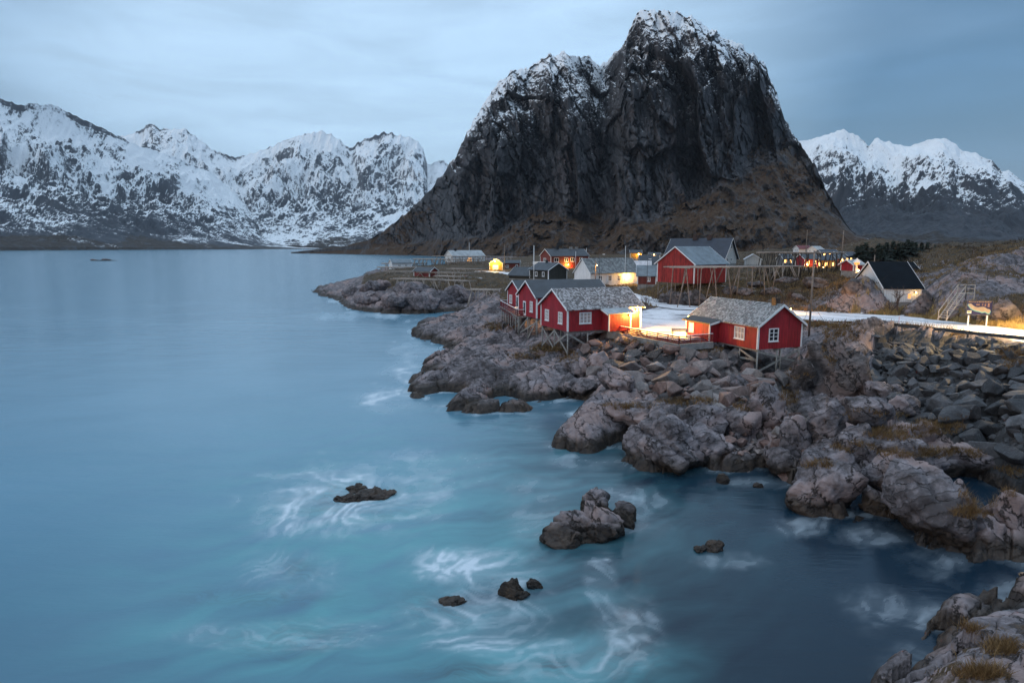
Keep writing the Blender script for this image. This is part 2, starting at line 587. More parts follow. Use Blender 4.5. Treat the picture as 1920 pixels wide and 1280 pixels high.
def main_mountain():
    nc, nr = 860, 400
    a = np.linspace(ray(545, 460)[0], ray(1688, 460)[0], nc)
    sa, se = curve(SKY_M); eS = np.interp(a, sa, se)
    ba, be = curve(BND_M); eB = np.minimum(np.interp(a, ba, be), eS - 0.002)
    Df = ci(a, [540, 620, 700, 800, 850, 900, 1000, 1200, 1400, 1550, 1690], [1450, 1320, 1180, 1050, 900, 820, 760, 700, 660, 640, 640])
    # buttresses and the gully between the shoulder and the tower
    rec = ci(a, [540, 700, 800, 860, 900, 960, 1010, 1060, 1095, 1118, 1135, 1160, 1230, 1300, 1360, 1430, 1470, 1560, 1690],
             [0, 0, 30, 0, 40, 10, 25, 20, 75, 120, 80, 5, -10, 10, -15, 30, 90, 60, 0])
    zf = -6.0
    tT, tC, tK = math.tan(R(34)), math.tan(R(77)), math.tan(R(48))
    Db = (Df + (CAM_H - zf) / tT) / (1 - eB / tT) + rec * 0.6
    zb = CAM_H + eB * Db
    eK = eS - 0.30 * (eS - eB)
    Dk = (Db + (CAM_H - zb) / tC) / (1 - eK / tC) + rec * 0.4
    zk = CAM_H + eK * Dk
    Dc = (Dk + (CAM_H - zk) / tK) / (1 - eS / tK)
    zc = CAM_H + eS * Dc
    # rows
    n1, n2, n3, n4 = 95, 170, 120, 15
    rows_t = np.concatenate([np.linspace(0, 1, n1, endpoint=False), 1 + np.linspace(0, 1, n2, endpoint=False),
                             2 + np.linspace(0, 1, n3, endpoint=False), 3 + np.linspace(0, 1, n4)])
    T = np.repeat(rows_t[:, None], nc, 1)
    tp = [0, 1, 2, 3, 4]
    D5 = [Df, Db, Dk, Dc, Dc + 260]
    Z5 = [zf + 0 * a, zb, zk, zc, zc * 0.25]
    k = np.clip(np.floor(T).astype(int), 0, 3); f = T - k
    D5 = np.stack(D5); Z5 = np.stack(Z5)
    ii = np.repeat(np.arange(nc)[None], len(rows_t), 0)
    D = D5[k, ii] * (1 - f) + D5[k + 1, ii] * f
    Z = Z5[k, ii] * (1 - f) + Z5[k + 1, ii] * f
    # soften the breaks of slope
    for _ in range(10):
        D[1:-1] = (D[:-2] + 2 * D[1:-1] + D[2:]) / 4
        Z[1:n1 + n2 + n3 - 6] = (Z[:n1 + n2 + n3 - 7] + 2 * Z[1:n1 + n2 + n3 - 6] + Z[2:n1 + n2 + n3 - 5]) / 4
    A = np.repeat(a[None], len(rows_t), 0)
    X = A * 850.0
    cl = sst(0.75, 1.25, T)                    # 1 on the cliff, 0 on the scree slope
    top = 1 - 0.65 * sst(2.5, 3.0, T)
    hgt = np.clip((zc - 5) / 120.0, 0.05, 1)[None]
    w1 = fbm2(X / 90, Z / 90, 3) * 22
    w2 = fbm2(X / 90 + 50, Z / 90 + 9, 3) * 22
    Xs = X + 0.16 * Z + 0.6 * w1
    Zs = Z + w2
    big = rid2(Xs / 120, Zs / 420, 3) - 0.55
    med = rid2(Xs / 38 + 8, Zs / 190, 4) - 0.5
    diag = rid2((X - 0.75 * Z + w2) / 46 + 3, (Z + 0.6 * X) / 190, 4) - 0.5
    fin = rid2(Xs / 12 + 3, Zs / 60, 4) - 0.5
    mic = fbm2(X / 4.5, Z / 6.0, 3)
    fA, _ = facet2(Xs / 52, Zs / 150, 3)
    fB, eB_ = facet2((Xs + 5 * mic) / 19, (Zs + 6 * mic) / 52, 17)
    fC, eC_ = facet2((X + 0.3 * Z + 3 * mic) / 7.5, (Zs + 3 * mic) / 17, 29)
    d_cl = big * 66 + med * 20 + diag * 12 + fA * 44 + fB * 20 + fC * 8.0 + fin * 5 + mic * 2.5 - 5 * np.exp(-eB_ * 9) - 2.5 * np.exp(-eC_ * 8)
    fT, eT = facet2((X + 8 * mic) / 24 + 4, (Z + 5 * mic) / 16, 41)
    d_ta = fbm2(X / 70, D / 70, 5) * 40 + (rid2(X / 34 + 0.4 * Z / 30, D / 80, 4) - 0.5) * 26 + fT * 11 * sst(-.2, .3, fbm2(X / 60 + 9, Z / 30, 3)) + mic * 4.0
    disp = (d_cl * cl + d_ta * (1 - cl) * sst(0, 0.2, T)) * top * hgt
    Y = D - disp
    Zd = Z + (fin * 4 + mic * 3) * cl * top * hgt + (rid2(X / 16, T * 0, 4) - 0.5) * 9 * sst(2.75, 3.0, T) * hgt
    P = np.stack([A * Y, Y, Zd], -1)
    # where snow lies and where the brown growth reaches
    shoulder = ci(a, [540, 800, 860, 930, 1080, 1125, 1150, 1180, 1200, 1300, 1330, 1430, 1480, 1690],
                  [0, .02, .22, .40, .40, .30, .14, .18, .30, .26, .34, .34, .0, 0])[None]
    snow = -0.98 + 0.34 * sst(1.2, 2.2, T) + shoulder * 1.15 + 0.55 * sst(1.7, 3.0, T) + 0.30 * sst(2.5, 3.0, T) - 0.5 * (Z < 60)
    lob = fbm2(X / 38 + 4, Z / 70, 3)
    snow = snow + lob * 0.5
    veg = 0.92 - sst(0.55, 1.35, T) * 0.95 + lob * 0.25
    veg = np.maximum(veg, ci(a, [540, 1330, 1400, 1470, 1520, 1560, 1690], [0, 0, .55, .75, .6, .6, .6])[None] * (1 - sst(1.3, 1.9, T)))
    veg = np.maximum(veg, ci(a, [540, 700, 760, 860, 1690], [1, .95, .6, 0, 0])[None])
    me = grid_mesh('mountain', P, smooth=False, attrs={'snow': snow, 'veg': veg})
    m = mountain_mat('mountain_rock', 60, 330, 0.85, (0.028, 0.029, 0.033), (0.105, 0.101, 0.106), 0, (0.095, 0.054, 0.028), 60.0,
                     detail_z=1.15, streak=0.95)
    o = mobj('mountain', me, m)
    tag(o, kind='structure')
    return o


main_mountain()


# ================================================================== SNOWY RANGES ACROSS THE FJORD
def snowy_range(name, sky_pts, foot, depth, nc, nr, mat, seed, carve, scale, snow_fn, px0, px1, pw=1.1, jag=0.035):
    a = np.linspace(ray(px0, 460)[0], ray(px1, 460)[0], nc)
    sa, se = curve(sky_pts)
    eS = np.interp(a, sa, se)
    Yf = ci(a, [p for p, _ in foot], [d for _, d in foot])
    t = np.concatenate([np.linspace(0, 1, nr - 12) ** 0.92, np.linspace(1.04, 1.5, 12)])
    T = np.repeat(t[:, None], nc, 1)
    Yc = Yf + depth
    zc = CAM_H + eS * Yc
    Y = Yf[None] + depth * T
    p = np.where(T <= 1, np.clip(T, 0, 1) ** pw, 1 - (T - 1) * 1.6)
    A = np.repeat(a[None], len(t), 0)
    X = A * Y
    wx = fbm2(X / (scale * 1.1) + seed, Y / (scale * 1.1), 3) * scale * 0.45
    wy = fbm2(X / (scale * 1.1) - seed, Y / (scale * 1.1) + 40, 3) * scale * 0.45
    r = rid2((X + wx) / scale + seed, (Y + wy) / (scale * 1.5), 7, 0.52)
    r2 = rid2((X + wy) / (scale * 0.22) + seed, (Y + wx) / (scale * 0.30), 4)
    r3 = fbm2(X / (scale * 0.05), Y / (scale * 0.05), 3)
    bell = np.clip(np.sin(np.clip(T, 0, 1) * np.pi), 0, 1) ** 0.6
    hmax = np.clip(zc, 20, None)[None]
    Z = CAM_H * p + hmax * p * (1 - carve * bell * (1 - np.clip(r * 1.35, 0, 1)))
    Z = Z - (1 - r2) * 0.17 * hmax * bell * np.clip(T * 1.5, 0, 1) + r3 * 0.022 * hmax * bell
    cr = (rid2(X / (scale * 0.10) + 5, X * 0, 4) - 0.55) * jag * hmax * sst(0.85, 1.0, T) * (T < 1.3)
    Z = Z + cr
    Z[0] = -8
    Z = np.where(T < 0.02, np.minimum(Z, 3), Z)
    P = np.stack([X, Y, Z], -1)
    elev = (Z - CAM_H) / Y                         # slope to the eye, used only to say how far up the snow line lies
    snow, veg = snow_fn(A, T, Z, X, Y)
    me = grid_mesh(name, P, smooth=False, attrs={'snow': snow, 'veg': veg})
    o = mobj(name, me, mat)
    tag(o, kind='structure')
    return o


SNOW_LEFT = mountain_mat('far_mountain_left', 40, 420, 0.85, (0.030, 0.036, 0.048), (0.075, 0.085, 0.10), 0, (0.055, 0.042, 0.032), 190.0,
                         detail_z=1.7, streak=1.05, big=1.9, fine=1.2)
SNOW_RIGHT = mountain_mat('far_mountain_right', 60, 420, 1.0, (0.026, 0.030, 0.038), (0.065, 0.070, 0.082), 0, (0.045, 0.035, 0.028), 130.0,
                          detail_z=1.7, streak=1.05, big=1.7, fine=1.2)


def snow_left(A, T, Z, X, Y):
    n = fbm2(X / 420, Y / 420, 4)
    s = -0.20 + 0.34 * sst(0.22, 0.60, T) + n * 0.55 - 0.55 * (1 - sst(0.02, 0.18, T + n * 0.1))
    return s, 0.9 - sst(0.03, 0.20, T + n * 0.12)


def snow_mid(A, T, Z, X, Y):
    n = fbm2(X / 500 + 5, Y / 500, 4)
    s = -0.04 + n * 0.5 - 0.45 * (1 - sst(0.0, 0.16, T + n * 0.08))
    return s, 0.8 - sst(0.05, 0.2, T + n * 0.12)


def snow_right(A, T, Z, X, Y):
    n = fbm2(X / 300 + 15, Y / 300, 4)
    right = sst(ray(1780, 400)[0], ray(1900, 400)[0], A)
    s = -0.86 + 0.80 * sst(0.30, 0.62, T) + n * 0.5 - 0.45 * right * (1 - sst(0.75, 1.0, T))
    return s, 0.9 - sst(0.05, 0.25, T)


snowy_range('far_mountain', [(-260, 190), (-120, 170), (0, 193), (40, 203), (95, 200), (140, 222), (180, 240), (215, 258), (260, 278), (330, 300), (400, 330),
                            (450, 375), (490, 420), (530, 450), (575, 466), (600, 470)],
            [(-260, 2000), (0, 2250), (300, 2900), (450, 3300), (600, 3900)], 1500, 420, 250, SNOW_LEFT, 3.0, 0.60, 620.0, snow_left, -250, 598)
snowy_range('far_mountain', [(120, 300), (200, 262), (240, 257), (262, 250), (285, 234), (300, 246), (350, 245), (365, 258), (400, 285), (440, 299), (480, 290), (520, 272), (560, 258),
                            (600, 248), (625, 256), (640, 266), (655, 281), (680, 266), (720, 250), (750, 256), (775, 262), (793, 278), (801, 312),
                            (830, 303), (850, 320), (960, 330)],
            [(120, 3900), (600, 4200), (960, 4300)], 2100, 440, 230, SNOW_LEFT, 11.0, 0.62, 820.0, snow_mid, 125, 955)
snowy_range('far_mountain', [(1380, 280), (1500, 272), (1520, 269), (1545, 262), (1580, 251), (1610, 264), (1628, 281), (1640, 265), (1680, 278), (1700, 284), (1740, 270),
                            (1770, 268), (1792, 279), (1800, 290), (1830, 295), (1860, 310), (1878, 330), (1890, 327), (1920, 352), (2000, 390), (2100, 380)],
            [(1380, 1700), (1700, 1500), (1920, 1300), (2100, 1200)], 1100, 330, 190, SNOW_RIGHT, 23.0, 0.58, 430.0, snow_right, 1390, 2090)
# ================================================================== NEAR SHORE AND VILLAGE GROUND
# survey points: (pixel, pixel, height) read off the photograph and turned into ground positions
CPZ = [
    # waterline, left headland to the cove
    (633, 563, 0), (660, 580, 0), (700, 586, 0), (750, 589, 0), (800, 589, 0), (850, 583, 0), (880, 580, .1),
    (772, 630, 0), (800, 640, 0), (826, 641, 0), (792, 607, 0), (820, 597, -1), (855, 592, -.8),
    (838, 655, 0), (800, 678, 0), (795, 700, 0), (768, 722, 0), (757, 731, 0), (790, 748, 0), (850, 757, 0), (920, 765, 0), (1000, 765, 0),
    (1045, 765, -.5), (1085, 755, -.4), (1040, 775, -.5), (1000, 803, 0), (1035, 830, 0), (1090, 850, 0), (1130, 845, 0), (1160, 856, 0),
    (1200, 885, 0), (1250, 893, 0), (1290, 889, 0), (1340, 880, 0), (1400, 882, 0), (1450, 892, 0), (1480, 912, 0),
    (1490, 935, 0), (1520, 955, 0), (1560, 968, 0), (1620, 966, 0), (1655, 955, .1), (1680, 980, 0), (1720, 1005, 0), (1760, 1018, 0), (1810, 1030, 0),
    (1870, 1035, 0), (1920, 1040, 0), (2000, 1050, 0),
    # sea bed
    (600, 590, -3), (640, 610, -3), (720, 620, -2.5), (740, 680, -3), (700, 730, -3), (700, 790, -3), (850, 800, -3), (950, 800, -2.5), (960, 850, -3),
    (1050, 880, -3), (1150, 910, -2.5), (1300, 930, -2), (1420, 940, -1.5), (1470, 990, -2.5), (1600, 1020, -2.5), (1700, 1060, -3), (1850, 1080, -4.5), (1780, 1090, -4.5), (1920, 1078, -4.5),
    (1990, 1080, -4), (1250, 1000, -4), (1000, 1000, -4), (700, 900, -4), (600, 1100, -4), (900, 1200, -4), (1300, 1200, -4), (1500, 1150, -4),
    (300, 700, -6), (300, 550, -6), (550, 530, -5), (0, 900, -6), (600, 510, -5), (640, 500, -5), (1060, 772, -1.0), (100, 500, -8),
    # headland with the racks
    (660, 552, 2.0), (690, 545, 3.2), (655, 540, 2.4), (700, 565, 1.8), (720, 530, 5.0), (690, 528, 4.2), (760, 552, 3.0), (760, 527, 5.6), (800, 570, 1.6), (810, 548, 3.6),
    (850, 556, 3.0), (850, 530, 5.2), (900, 560, 3.0), (920, 545, 4.5), (800, 512, 6.3), (870, 512, 6.5), (930, 509, 6.5), (720, 511, 5.2),
    (760, 503, 5.2), (720, 503, 3.0), (880, 571, 1.5), (960, 560, 4.2),
    # slab two
    (790, 622, 1.0), (850, 615, 1.6), (870, 600, 1.8), (925, 590, 2.6), (930, 576, 3.6), (940, 620, 2.0), (880, 585, 1.5), (960, 640, 1.8), (900, 640, 1.4),
    # slab three
    (920, 752, .7), (980, 752, .8), (870, 744, .6), (1020, 750, .7),
    (860, 680, 1.2), (900, 655, 1.6), (950, 700, 1.9), (880, 720, 1.1), (1000, 680, 2.2), (1020, 645, 2.2), (1030, 720, 1.6), (960, 740, 1.2), (820, 720, .7),
    (1065, 680, 1.9), (1080, 640, 2.6), (1070, 725, 1.3), (1100, 720, 1.2),
    # slab four
    (1060, 795, 1.0), (1100, 770, 1.5), (1150, 735, 1.8), (1200, 765, 1.5), (1130, 815, 1.0), (1200, 820, 1.0), (1250, 800, 1.2), (1250, 850, 1.3), (1320, 800, 1.3),
    (1400, 800, 1.2), (1400, 850, .5), (1330, 850, .9), (1440, 860, .5), (1450, 780, 1.5),
    # boulder bank under the terrace
    (1145, 628, 4.5), (1200, 641, 4.4), (1275, 655, 4.3), (1340, 650, 4.2), (1130, 680, 2.5), (1200, 690, 2.6), (1280, 700, 2.8), (1300, 740, 1.8), (1380, 700, 2.4), (1400, 740, 1.7),
    (1420, 718, 1.7), (1490, 695, 1.9), (1450, 672, 2.2), (1110, 640, 3.4),
    # outcrop beside the near cabin
    (1560, 740, 1.5), (1520, 730, 1.8), (1610, 740, 1.8), (1560, 655, 5.2), (1555, 622, 6.3), (1600, 615, 6.3), (1640, 640, 5.4), (1522, 652, 4.0),
    # right bank
    (1665, 620, 5.9), (1790, 634, 6.3), (1920, 648, 6.6), (1750, 700, 4.0), (1880, 720, 4.0), (1650, 740, 2.0), (1720, 760, 2.2), (1850, 800, 2.5), (1920, 850, 2.5), (1680, 690, 4.0),
    (2000, 700, 5.5), (2000, 900, 2.5),
    (1550, 850, 1.4), (1650, 850, 1.9), (1700, 900, 1.8), (1800, 900, 2.0), (1900, 950, 1.5), (1580, 930, .9), (1750, 960, 1.4), (1520, 800, 1.6), (1850, 1000, .7),
    # terrace, yard, road
    (1160, 612, 5.05), (1210, 600, 5.05), (1250, 585, 5.1), (1220, 573, 5.1), (1290, 600, 5.05), (1280, 630, 5.0), (1330, 615, 5.0), (1330, 590, 5.1), (1400, 590, 5.2), (1480, 592, 5.3),
    (1550, 596, 5.5), (1600, 594, 5.6), (1680, 603, 6.0), (1750, 612, 6.3), (1850, 622, 6.6), (1920, 630, 6.8), (2000, 640, 7.0), (1560, 585, 5.4), (1640, 588, 5.6),
    (1150, 547, 5.2), (1060, 543, 5.2), (1200, 538, 5.4), (1000, 530, 5.4), (960, 522, 6.0), (1020, 512, 6.6), (1100, 512, 6.6), (1080, 570, 4.8), (1000, 560, 4.2), (1180, 560, 5.1),
    # knoll with the barn and the racks
    (1250, 570, 5.2), (1310, 576, 5.2), (1240, 548, 6.6), (1300, 548, 7.2), (1350, 533, 7.9), (1420, 532, 7.8), (1460, 546, 7.2), (1500, 562, 6.3), (1440, 577, 5.5), (1390, 560, 6.3),
    (1540, 580, 5.5), (1560, 522, 9.3), (1620, 530, 9.0), (1500, 520, 8.6),  (1590, 560, 7.8), (1560, 572, 6.4), (1680, 582, 6.0), (1700, 572, 6.2),
    (1350, 500, 9.2), (1450, 505, 8.6), (1520, 513, 8.6), (1580, 512, 8.7), (1280, 505, 8.2), (1210, 515, 6.6),
    # dome right of the road
    (1760, 604, 6.1), (1850, 608, 6.4), (1920, 614, 6.7), (1980, 618, 6.9),
    # foreshore at the bottom right
    (1640, 1300, 0), (1690, 1245, 0), (1745, 1190, 0), (1790, 1152, 0), (1830, 1135, .2), (1900, 1120, .5), (1980, 1105, .5), (1740, 1260, 1.2), (1800, 1200, 1.5), (1860, 1260, 2.3),
    (1900, 1170, 1.7), (1940, 1230, 2.6), (1850, 1320, 2.8), (1700, 1330, 1.2), (1950, 1320, 3.4), (2050, 1200, 3.0), (2030, 1130, 1.2), (1800, 1400, 3),
]
CPD = [  # (pixel, pixel, depth)
    (1634, 533, 91), (1612, 518, 96), (1652, 552, 89.5),
    (1520, 507, 200), (1560, 506, 205), (1592, 503, 212), (1470, 504, 212), (1540, 492, 280), (850, 496, 290), (745, 508, 262), (930, 511, 222), (800, 505, 245),
    (860, 491, 300), (745, 506, 268), (940, 500, 260), (1050, 500, 245), (1150, 500, 250), (1000, 487, 330), (1200, 492, 300), (1110, 487, 400), (1000, 481, 520),
    (1540, 476, 360), (1490, 473, 380), (1450, 470, 420), (1640, 449, 330), (1600, 466, 320), (1690, 455, 330), (1585, 478, 300), (1700, 484, 200), (1740, 464, 330),
    (1770, 468, 160), (1700, 492, 148), (1610, 497, 150), (1655, 496, 150), (1830, 476, 165), (1740, 474, 158), (1650, 494, 175), (1650, 500, 130), (1700, 515, 130), (1760, 512, 120), (1860, 470, 170),
    (1760, 562, 80), (1790, 522, 86), (1850, 490, 95), (1920, 474, 100), (1920, 520, 84), (1850, 545, 78), (1740, 575, 82), (1800, 575, 74), (1910, 462, 140), (1980, 455, 150),
    (1980, 500, 90), (1990, 560, 72), (1730, 545, 95), (1880, 575, 72), (1815, 500, 95),
    (1300, 477, 600), (1450, 474, 560), (1600, 468, 620), (1200, 478, 520), (1850, 462, 500), (2000, 452, 400), (1750, 462, 600), (1650, 466, 480),
]
CPW = [  # (pixel column, depth, height)
    (800, 430, -2), (700, 380, -4), (640, 300, -5), (860, 600, -1), (900, 700, 2), (1000, 760, 2), (1200, 760, 3), (1400, 760, 4), (1600, 800, 6), (1800, 800, 9), (2000, 800, 12),
    (900, 460, 4), (820, 330, 2), (700, 600, -6), (780, 900, -6), (600, 800, -8), (300, 300, -8), (300, 900, -8), (0, 400, -8), (-50, 60, -8), (300, 40, -6),
    (0, 25, -6), (600, 20, -5), (1200, 18, -5), (1500, 22, -4),
]
_cp = [at_z(*p) for p in CPZ] + [at_d(*p) for p in CPD] + [Vector(((p - 960) / F_PX * d, d, z)) for p, d, z in CPW]
_cx = np.array([v.x for v in _cp]); _cy = np.array([v.y for v in _cp]); _cz = np.array([v.z for v in _cp])


def _uv(x, y):
    y = np.maximum(y, 3.0)
    return x / y * 12.0, np.log(y) * 8.0


_cu, _cv = _uv(_cx, _cy)
_rc = 0.22
_K = np.sqrt((_cu[:, None] - _cu[None]) ** 2 + (_cv[:, None] - _cv[None]) ** 2 + _rc ** 2)
_K -= np.eye(len(_cu)) * 0.06      # a little smoothing, the survey is not exact
_M = np.block([[_K, np.ones((len(_cu), 1))], [np.ones((1, len(_cu))), np.zeros((1, 1))]])
_w = np.linalg.solve(_M, np.concatenate([_cz, [0.0]]))


def rbf(x, y):
    sh = np.shape(x)
    u, v = _uv(np.ravel(np.asarray(x, float)), np.ravel(np.asarray(y, float)))
    out = np.empty(len(u))
    for i in range(0, len(u), 20000):
        d = np.sqrt((u[i:i + 20000, None] - _cu[None]) ** 2 + (v[i:i + 20000, None] - _cv[None]) ** 2 + _rc ** 2)
        out[i:i + 20000] = d @ _w[:-1] + _w[-1]
    return out.reshape(sh)


# roads: centre lines (x, y, z, half width)
def _rp(px, py, z, hw):
    v = at_z(px, py, z)
    return (v.x, v.y, v.z, hw)


ROADS = {
    'main_road': [_rp(2060, 648, 7.1, 3.4), _rp(1920, 627, 6.8, 3.4), _rp(1800, 612, 6.45, 3.3), _rp(1700, 602, 6.0, 4.6), _rp(1620, 597, 5.65, 7.2), _rp(1540, 592, 5.45, 6.6),
                  _rp(1450, 584, 5.3, 3.2), _rp(1360, 580, 5.2, 3.0), _rp(1290, 577, 5.2, 3.0), _rp(1225, 568, 5.2, 3.0), _rp(1190, 556, 5.2, 2.6), _rp(1140, 547, 5.25, 2.6), _rp(1050, 540, 5.25, 2.4),
                  _rp(1000, 524, 5.8, 2.4), _rp(965, 514, 6.4, 2.6), _rp(915, 509, 6.5, 2.6), _rp(870, 510, 6.5, 2.2), _rp(820, 512, 6.3, 1.6)],
}
_yd = [at_z(1155, 617, 5.05), at_z(1272, 641, 5.05), at_z(1345, 628, 5.05), at_z(1420, 590, 5.15), at_z(1330, 582, 5.15), at_z(1235, 575, 5.15), at_z(1170, 590, 5.1)]
YARD = [(v.x, v.y) for v in _yd]


def seg_dist(x, y, pts):
    """distance to a centre line, minus its half width, and its height there"""
    best = np.full(np.shape(x), 1e9); zz = np.zeros(np.shape(x))
    for (x0, y0, z0, w0), (x1, y1, z1, w1) in zip(pts[:-1], pts[1:]):
        dx, dy = x1 - x0, y1 - y0
        t = np.clip(((x - x0) * dx + (y - y0) * dy) / (dx * dx + dy * dy), 0, 1)
        d = np.hypot(x - (x0 + t * dx), y - (y0 + t * dy)) - (w0 + t * (w1 - w0))
        n = d < best
        best = np.where(n, d, best); zz = np.where(n, z0 + t * (z1 - z0), zz)
    return best, zz


def poly_dist(x, y, poly):
    """signed distance to a polygon, negative inside"""
    x = np.asarray(x, float); y = np.asarray(y, float)
    d = np.full(x.shape, 1e9); ins = np.zeros(x.shape, bool)
    n = len(poly)
    for i in range(n):
        (x0, y0), (x1, y1) = poly[i], poly[(i + 1) % n]
        dx, dy = x1 - x0, y1 - y0
        t = np.clip(((x - x0) * dx + (y - y0) * dy) / (dx * dx + dy * dy), 0, 1)
        d = np.minimum(d, np.hypot(x - x0 - t * dx, y - y0 - t * dy))
        c = ((y0 > y) != (y1 > y)) & (x < (x1 - x0) * (y - y0) / (y1 - y0 + 1e-12) + x0)
        ins ^= c
    return np.where(ins, -d, d)


def joint1d(s, seed):
    s = s + 0.32 * np.sin(2.3 * s + seed) + 0.15 * np.sin(5.1 * s)
    k = np.floor(s).astype(np.int64); f = s - k
    return _perm[(k + seed * 7) & 255] / 255.0 - 0.5, np.exp(-np.minimum(f, 1 - f) * 22)


def ground(x, y, detail=True):
    x = np.asarray(x, float); y = np.asarray(y, float)
    b = rbf(x, y)
    if detail:
        far = sst(100, 260, y)
        w = fbm2(x / 7, y / 7, 3)
        w2 = fbm2(x / 7 + 40, y / 7 - 11, 3)
        land = sst(-1.0, 0.5, b)
        # tilted sheets of rock, their edges running away up to the right
        u = x * 0.80 + y * 0.60; v = -x * 0.60 + y * 0.80
        s = v + 1.8 * w
        saw = (s / 3.6) % 1.0
        ledge = np.where(saw < 0.86, saw / 0.86, (1 - saw) / 0.14) - 0.5
        f1, ed, cid = worley2((u + 2.6 * w) / 6.2, (v + 2.6 * w2) / 3.6, 5)          # whalebacks
        brk = sst(-0.15, 0.35, fbm2(x / 11 + 9, y / 11, 3))                          # where the rock is broken up
        rockn = 0.75 * (0.45 - f1 * f1 * 1.3) + 0.4 * (cid - 0.5) + 0.35 * ledge - 0.25 * np.exp(-ed * 12)
        fa, ea = facet2((u + 1.3 * w2) / 4.2, (v + 1.3 * w) / 2.0, 9)
        fb, eb = facet2((u + 0.6 * w) / 1.05, (v + 0.6 * w2) / 0.65, 13)
        rockn = rockn + (0.45 + 0.55 * brk) * (0.80 * fa - 0.22 * np.exp(-ea * 12)) + brk * (0.20 * fb - 0.08 * np.exp(-eb * 8))
        j1, g1 = joint1d(u / 1.9 + 0.9 * w, 3)
        j2, g2 = joint1d(v / 1.25 + 0.9 * w2, 8)
        j3, g3 = joint1d((u * 0.4 + v) / 0.55 + 0.8 * w, 21)
        rockn = rockn + 0.16 * j1 + 0.26 * j2 + 0.06 * j3 - 0.18 * g1 - 0.22 * g2 - 0.04 * g3
        rockn = rockn + 0.45 * w + 0.09 * fbm2(x / 1.4, y / 1.4, 3) + 0.025 * fbm2(x / 0.4, y / 0.4, 2)
        roll = (1 - 0.7 * sst(300, 450, y)) * (fbm2(x / 24, y / 24, 4) * 2.2 + (rid2(x / 30 + 3, y / 45, 4) - .55) * 3.0) * sst(110, 230, y) * (1 - np.exp(-((x - 92) / 30) ** 2 - ((y - 205) / 60) ** 2)) * sst(20, 60, x + 0.12 * (y - 200)) * 1.0
        near = 1 - 0.35 * sst(30, 18, y)
        flat = sst(4.6, 5.6, b) * sst(64, 80, y) * (1 - sst(9, 11, b))   # soil covered ground is smoother
        amp = land * (1 - 0.55 * flat)
        b = b + rockn * amp * near + roll * land * sst(-.5, 2, b)
        # a step at the tide line
        b = b + 0.35 * sst(0.02, 0.30, b) - 0.35 * sst(0.02, -0.4, b)
    # flatten roads and yard
    for pts in ROADS.values():
        d, zz = seg_dist(x, y, pts)
        f = 1 - sst(0.2, 3.2, d)
        b = b * (1 - f) + (zz - 0.06) * f
    d = poly_dist(x, y, YARD)
    f = 1 - sst(-0.1, 0.5, d)
    b = b * (1 - f) + 5.02 * f
    return b


def gz(x, y):
    return float(ground(np.array([x]), np.array([y]))[0])


def hit(px, py, y0=18.0, y1=420.0, n=900):
    """first ground point seen through a photo pixel"""
    a, e = ray(px, py)
    Y = np.exp(np.linspace(math.log(y0), math.log(y1), n))
    zg = ground(a * Y, Y)
    below = (CAM_H + e * Y) <= zg
    i = int(np.argmax(below)) if below.any() else n - 1
    return Vector((a * Y[i], Y[i], max(zg[i], 0.0)))


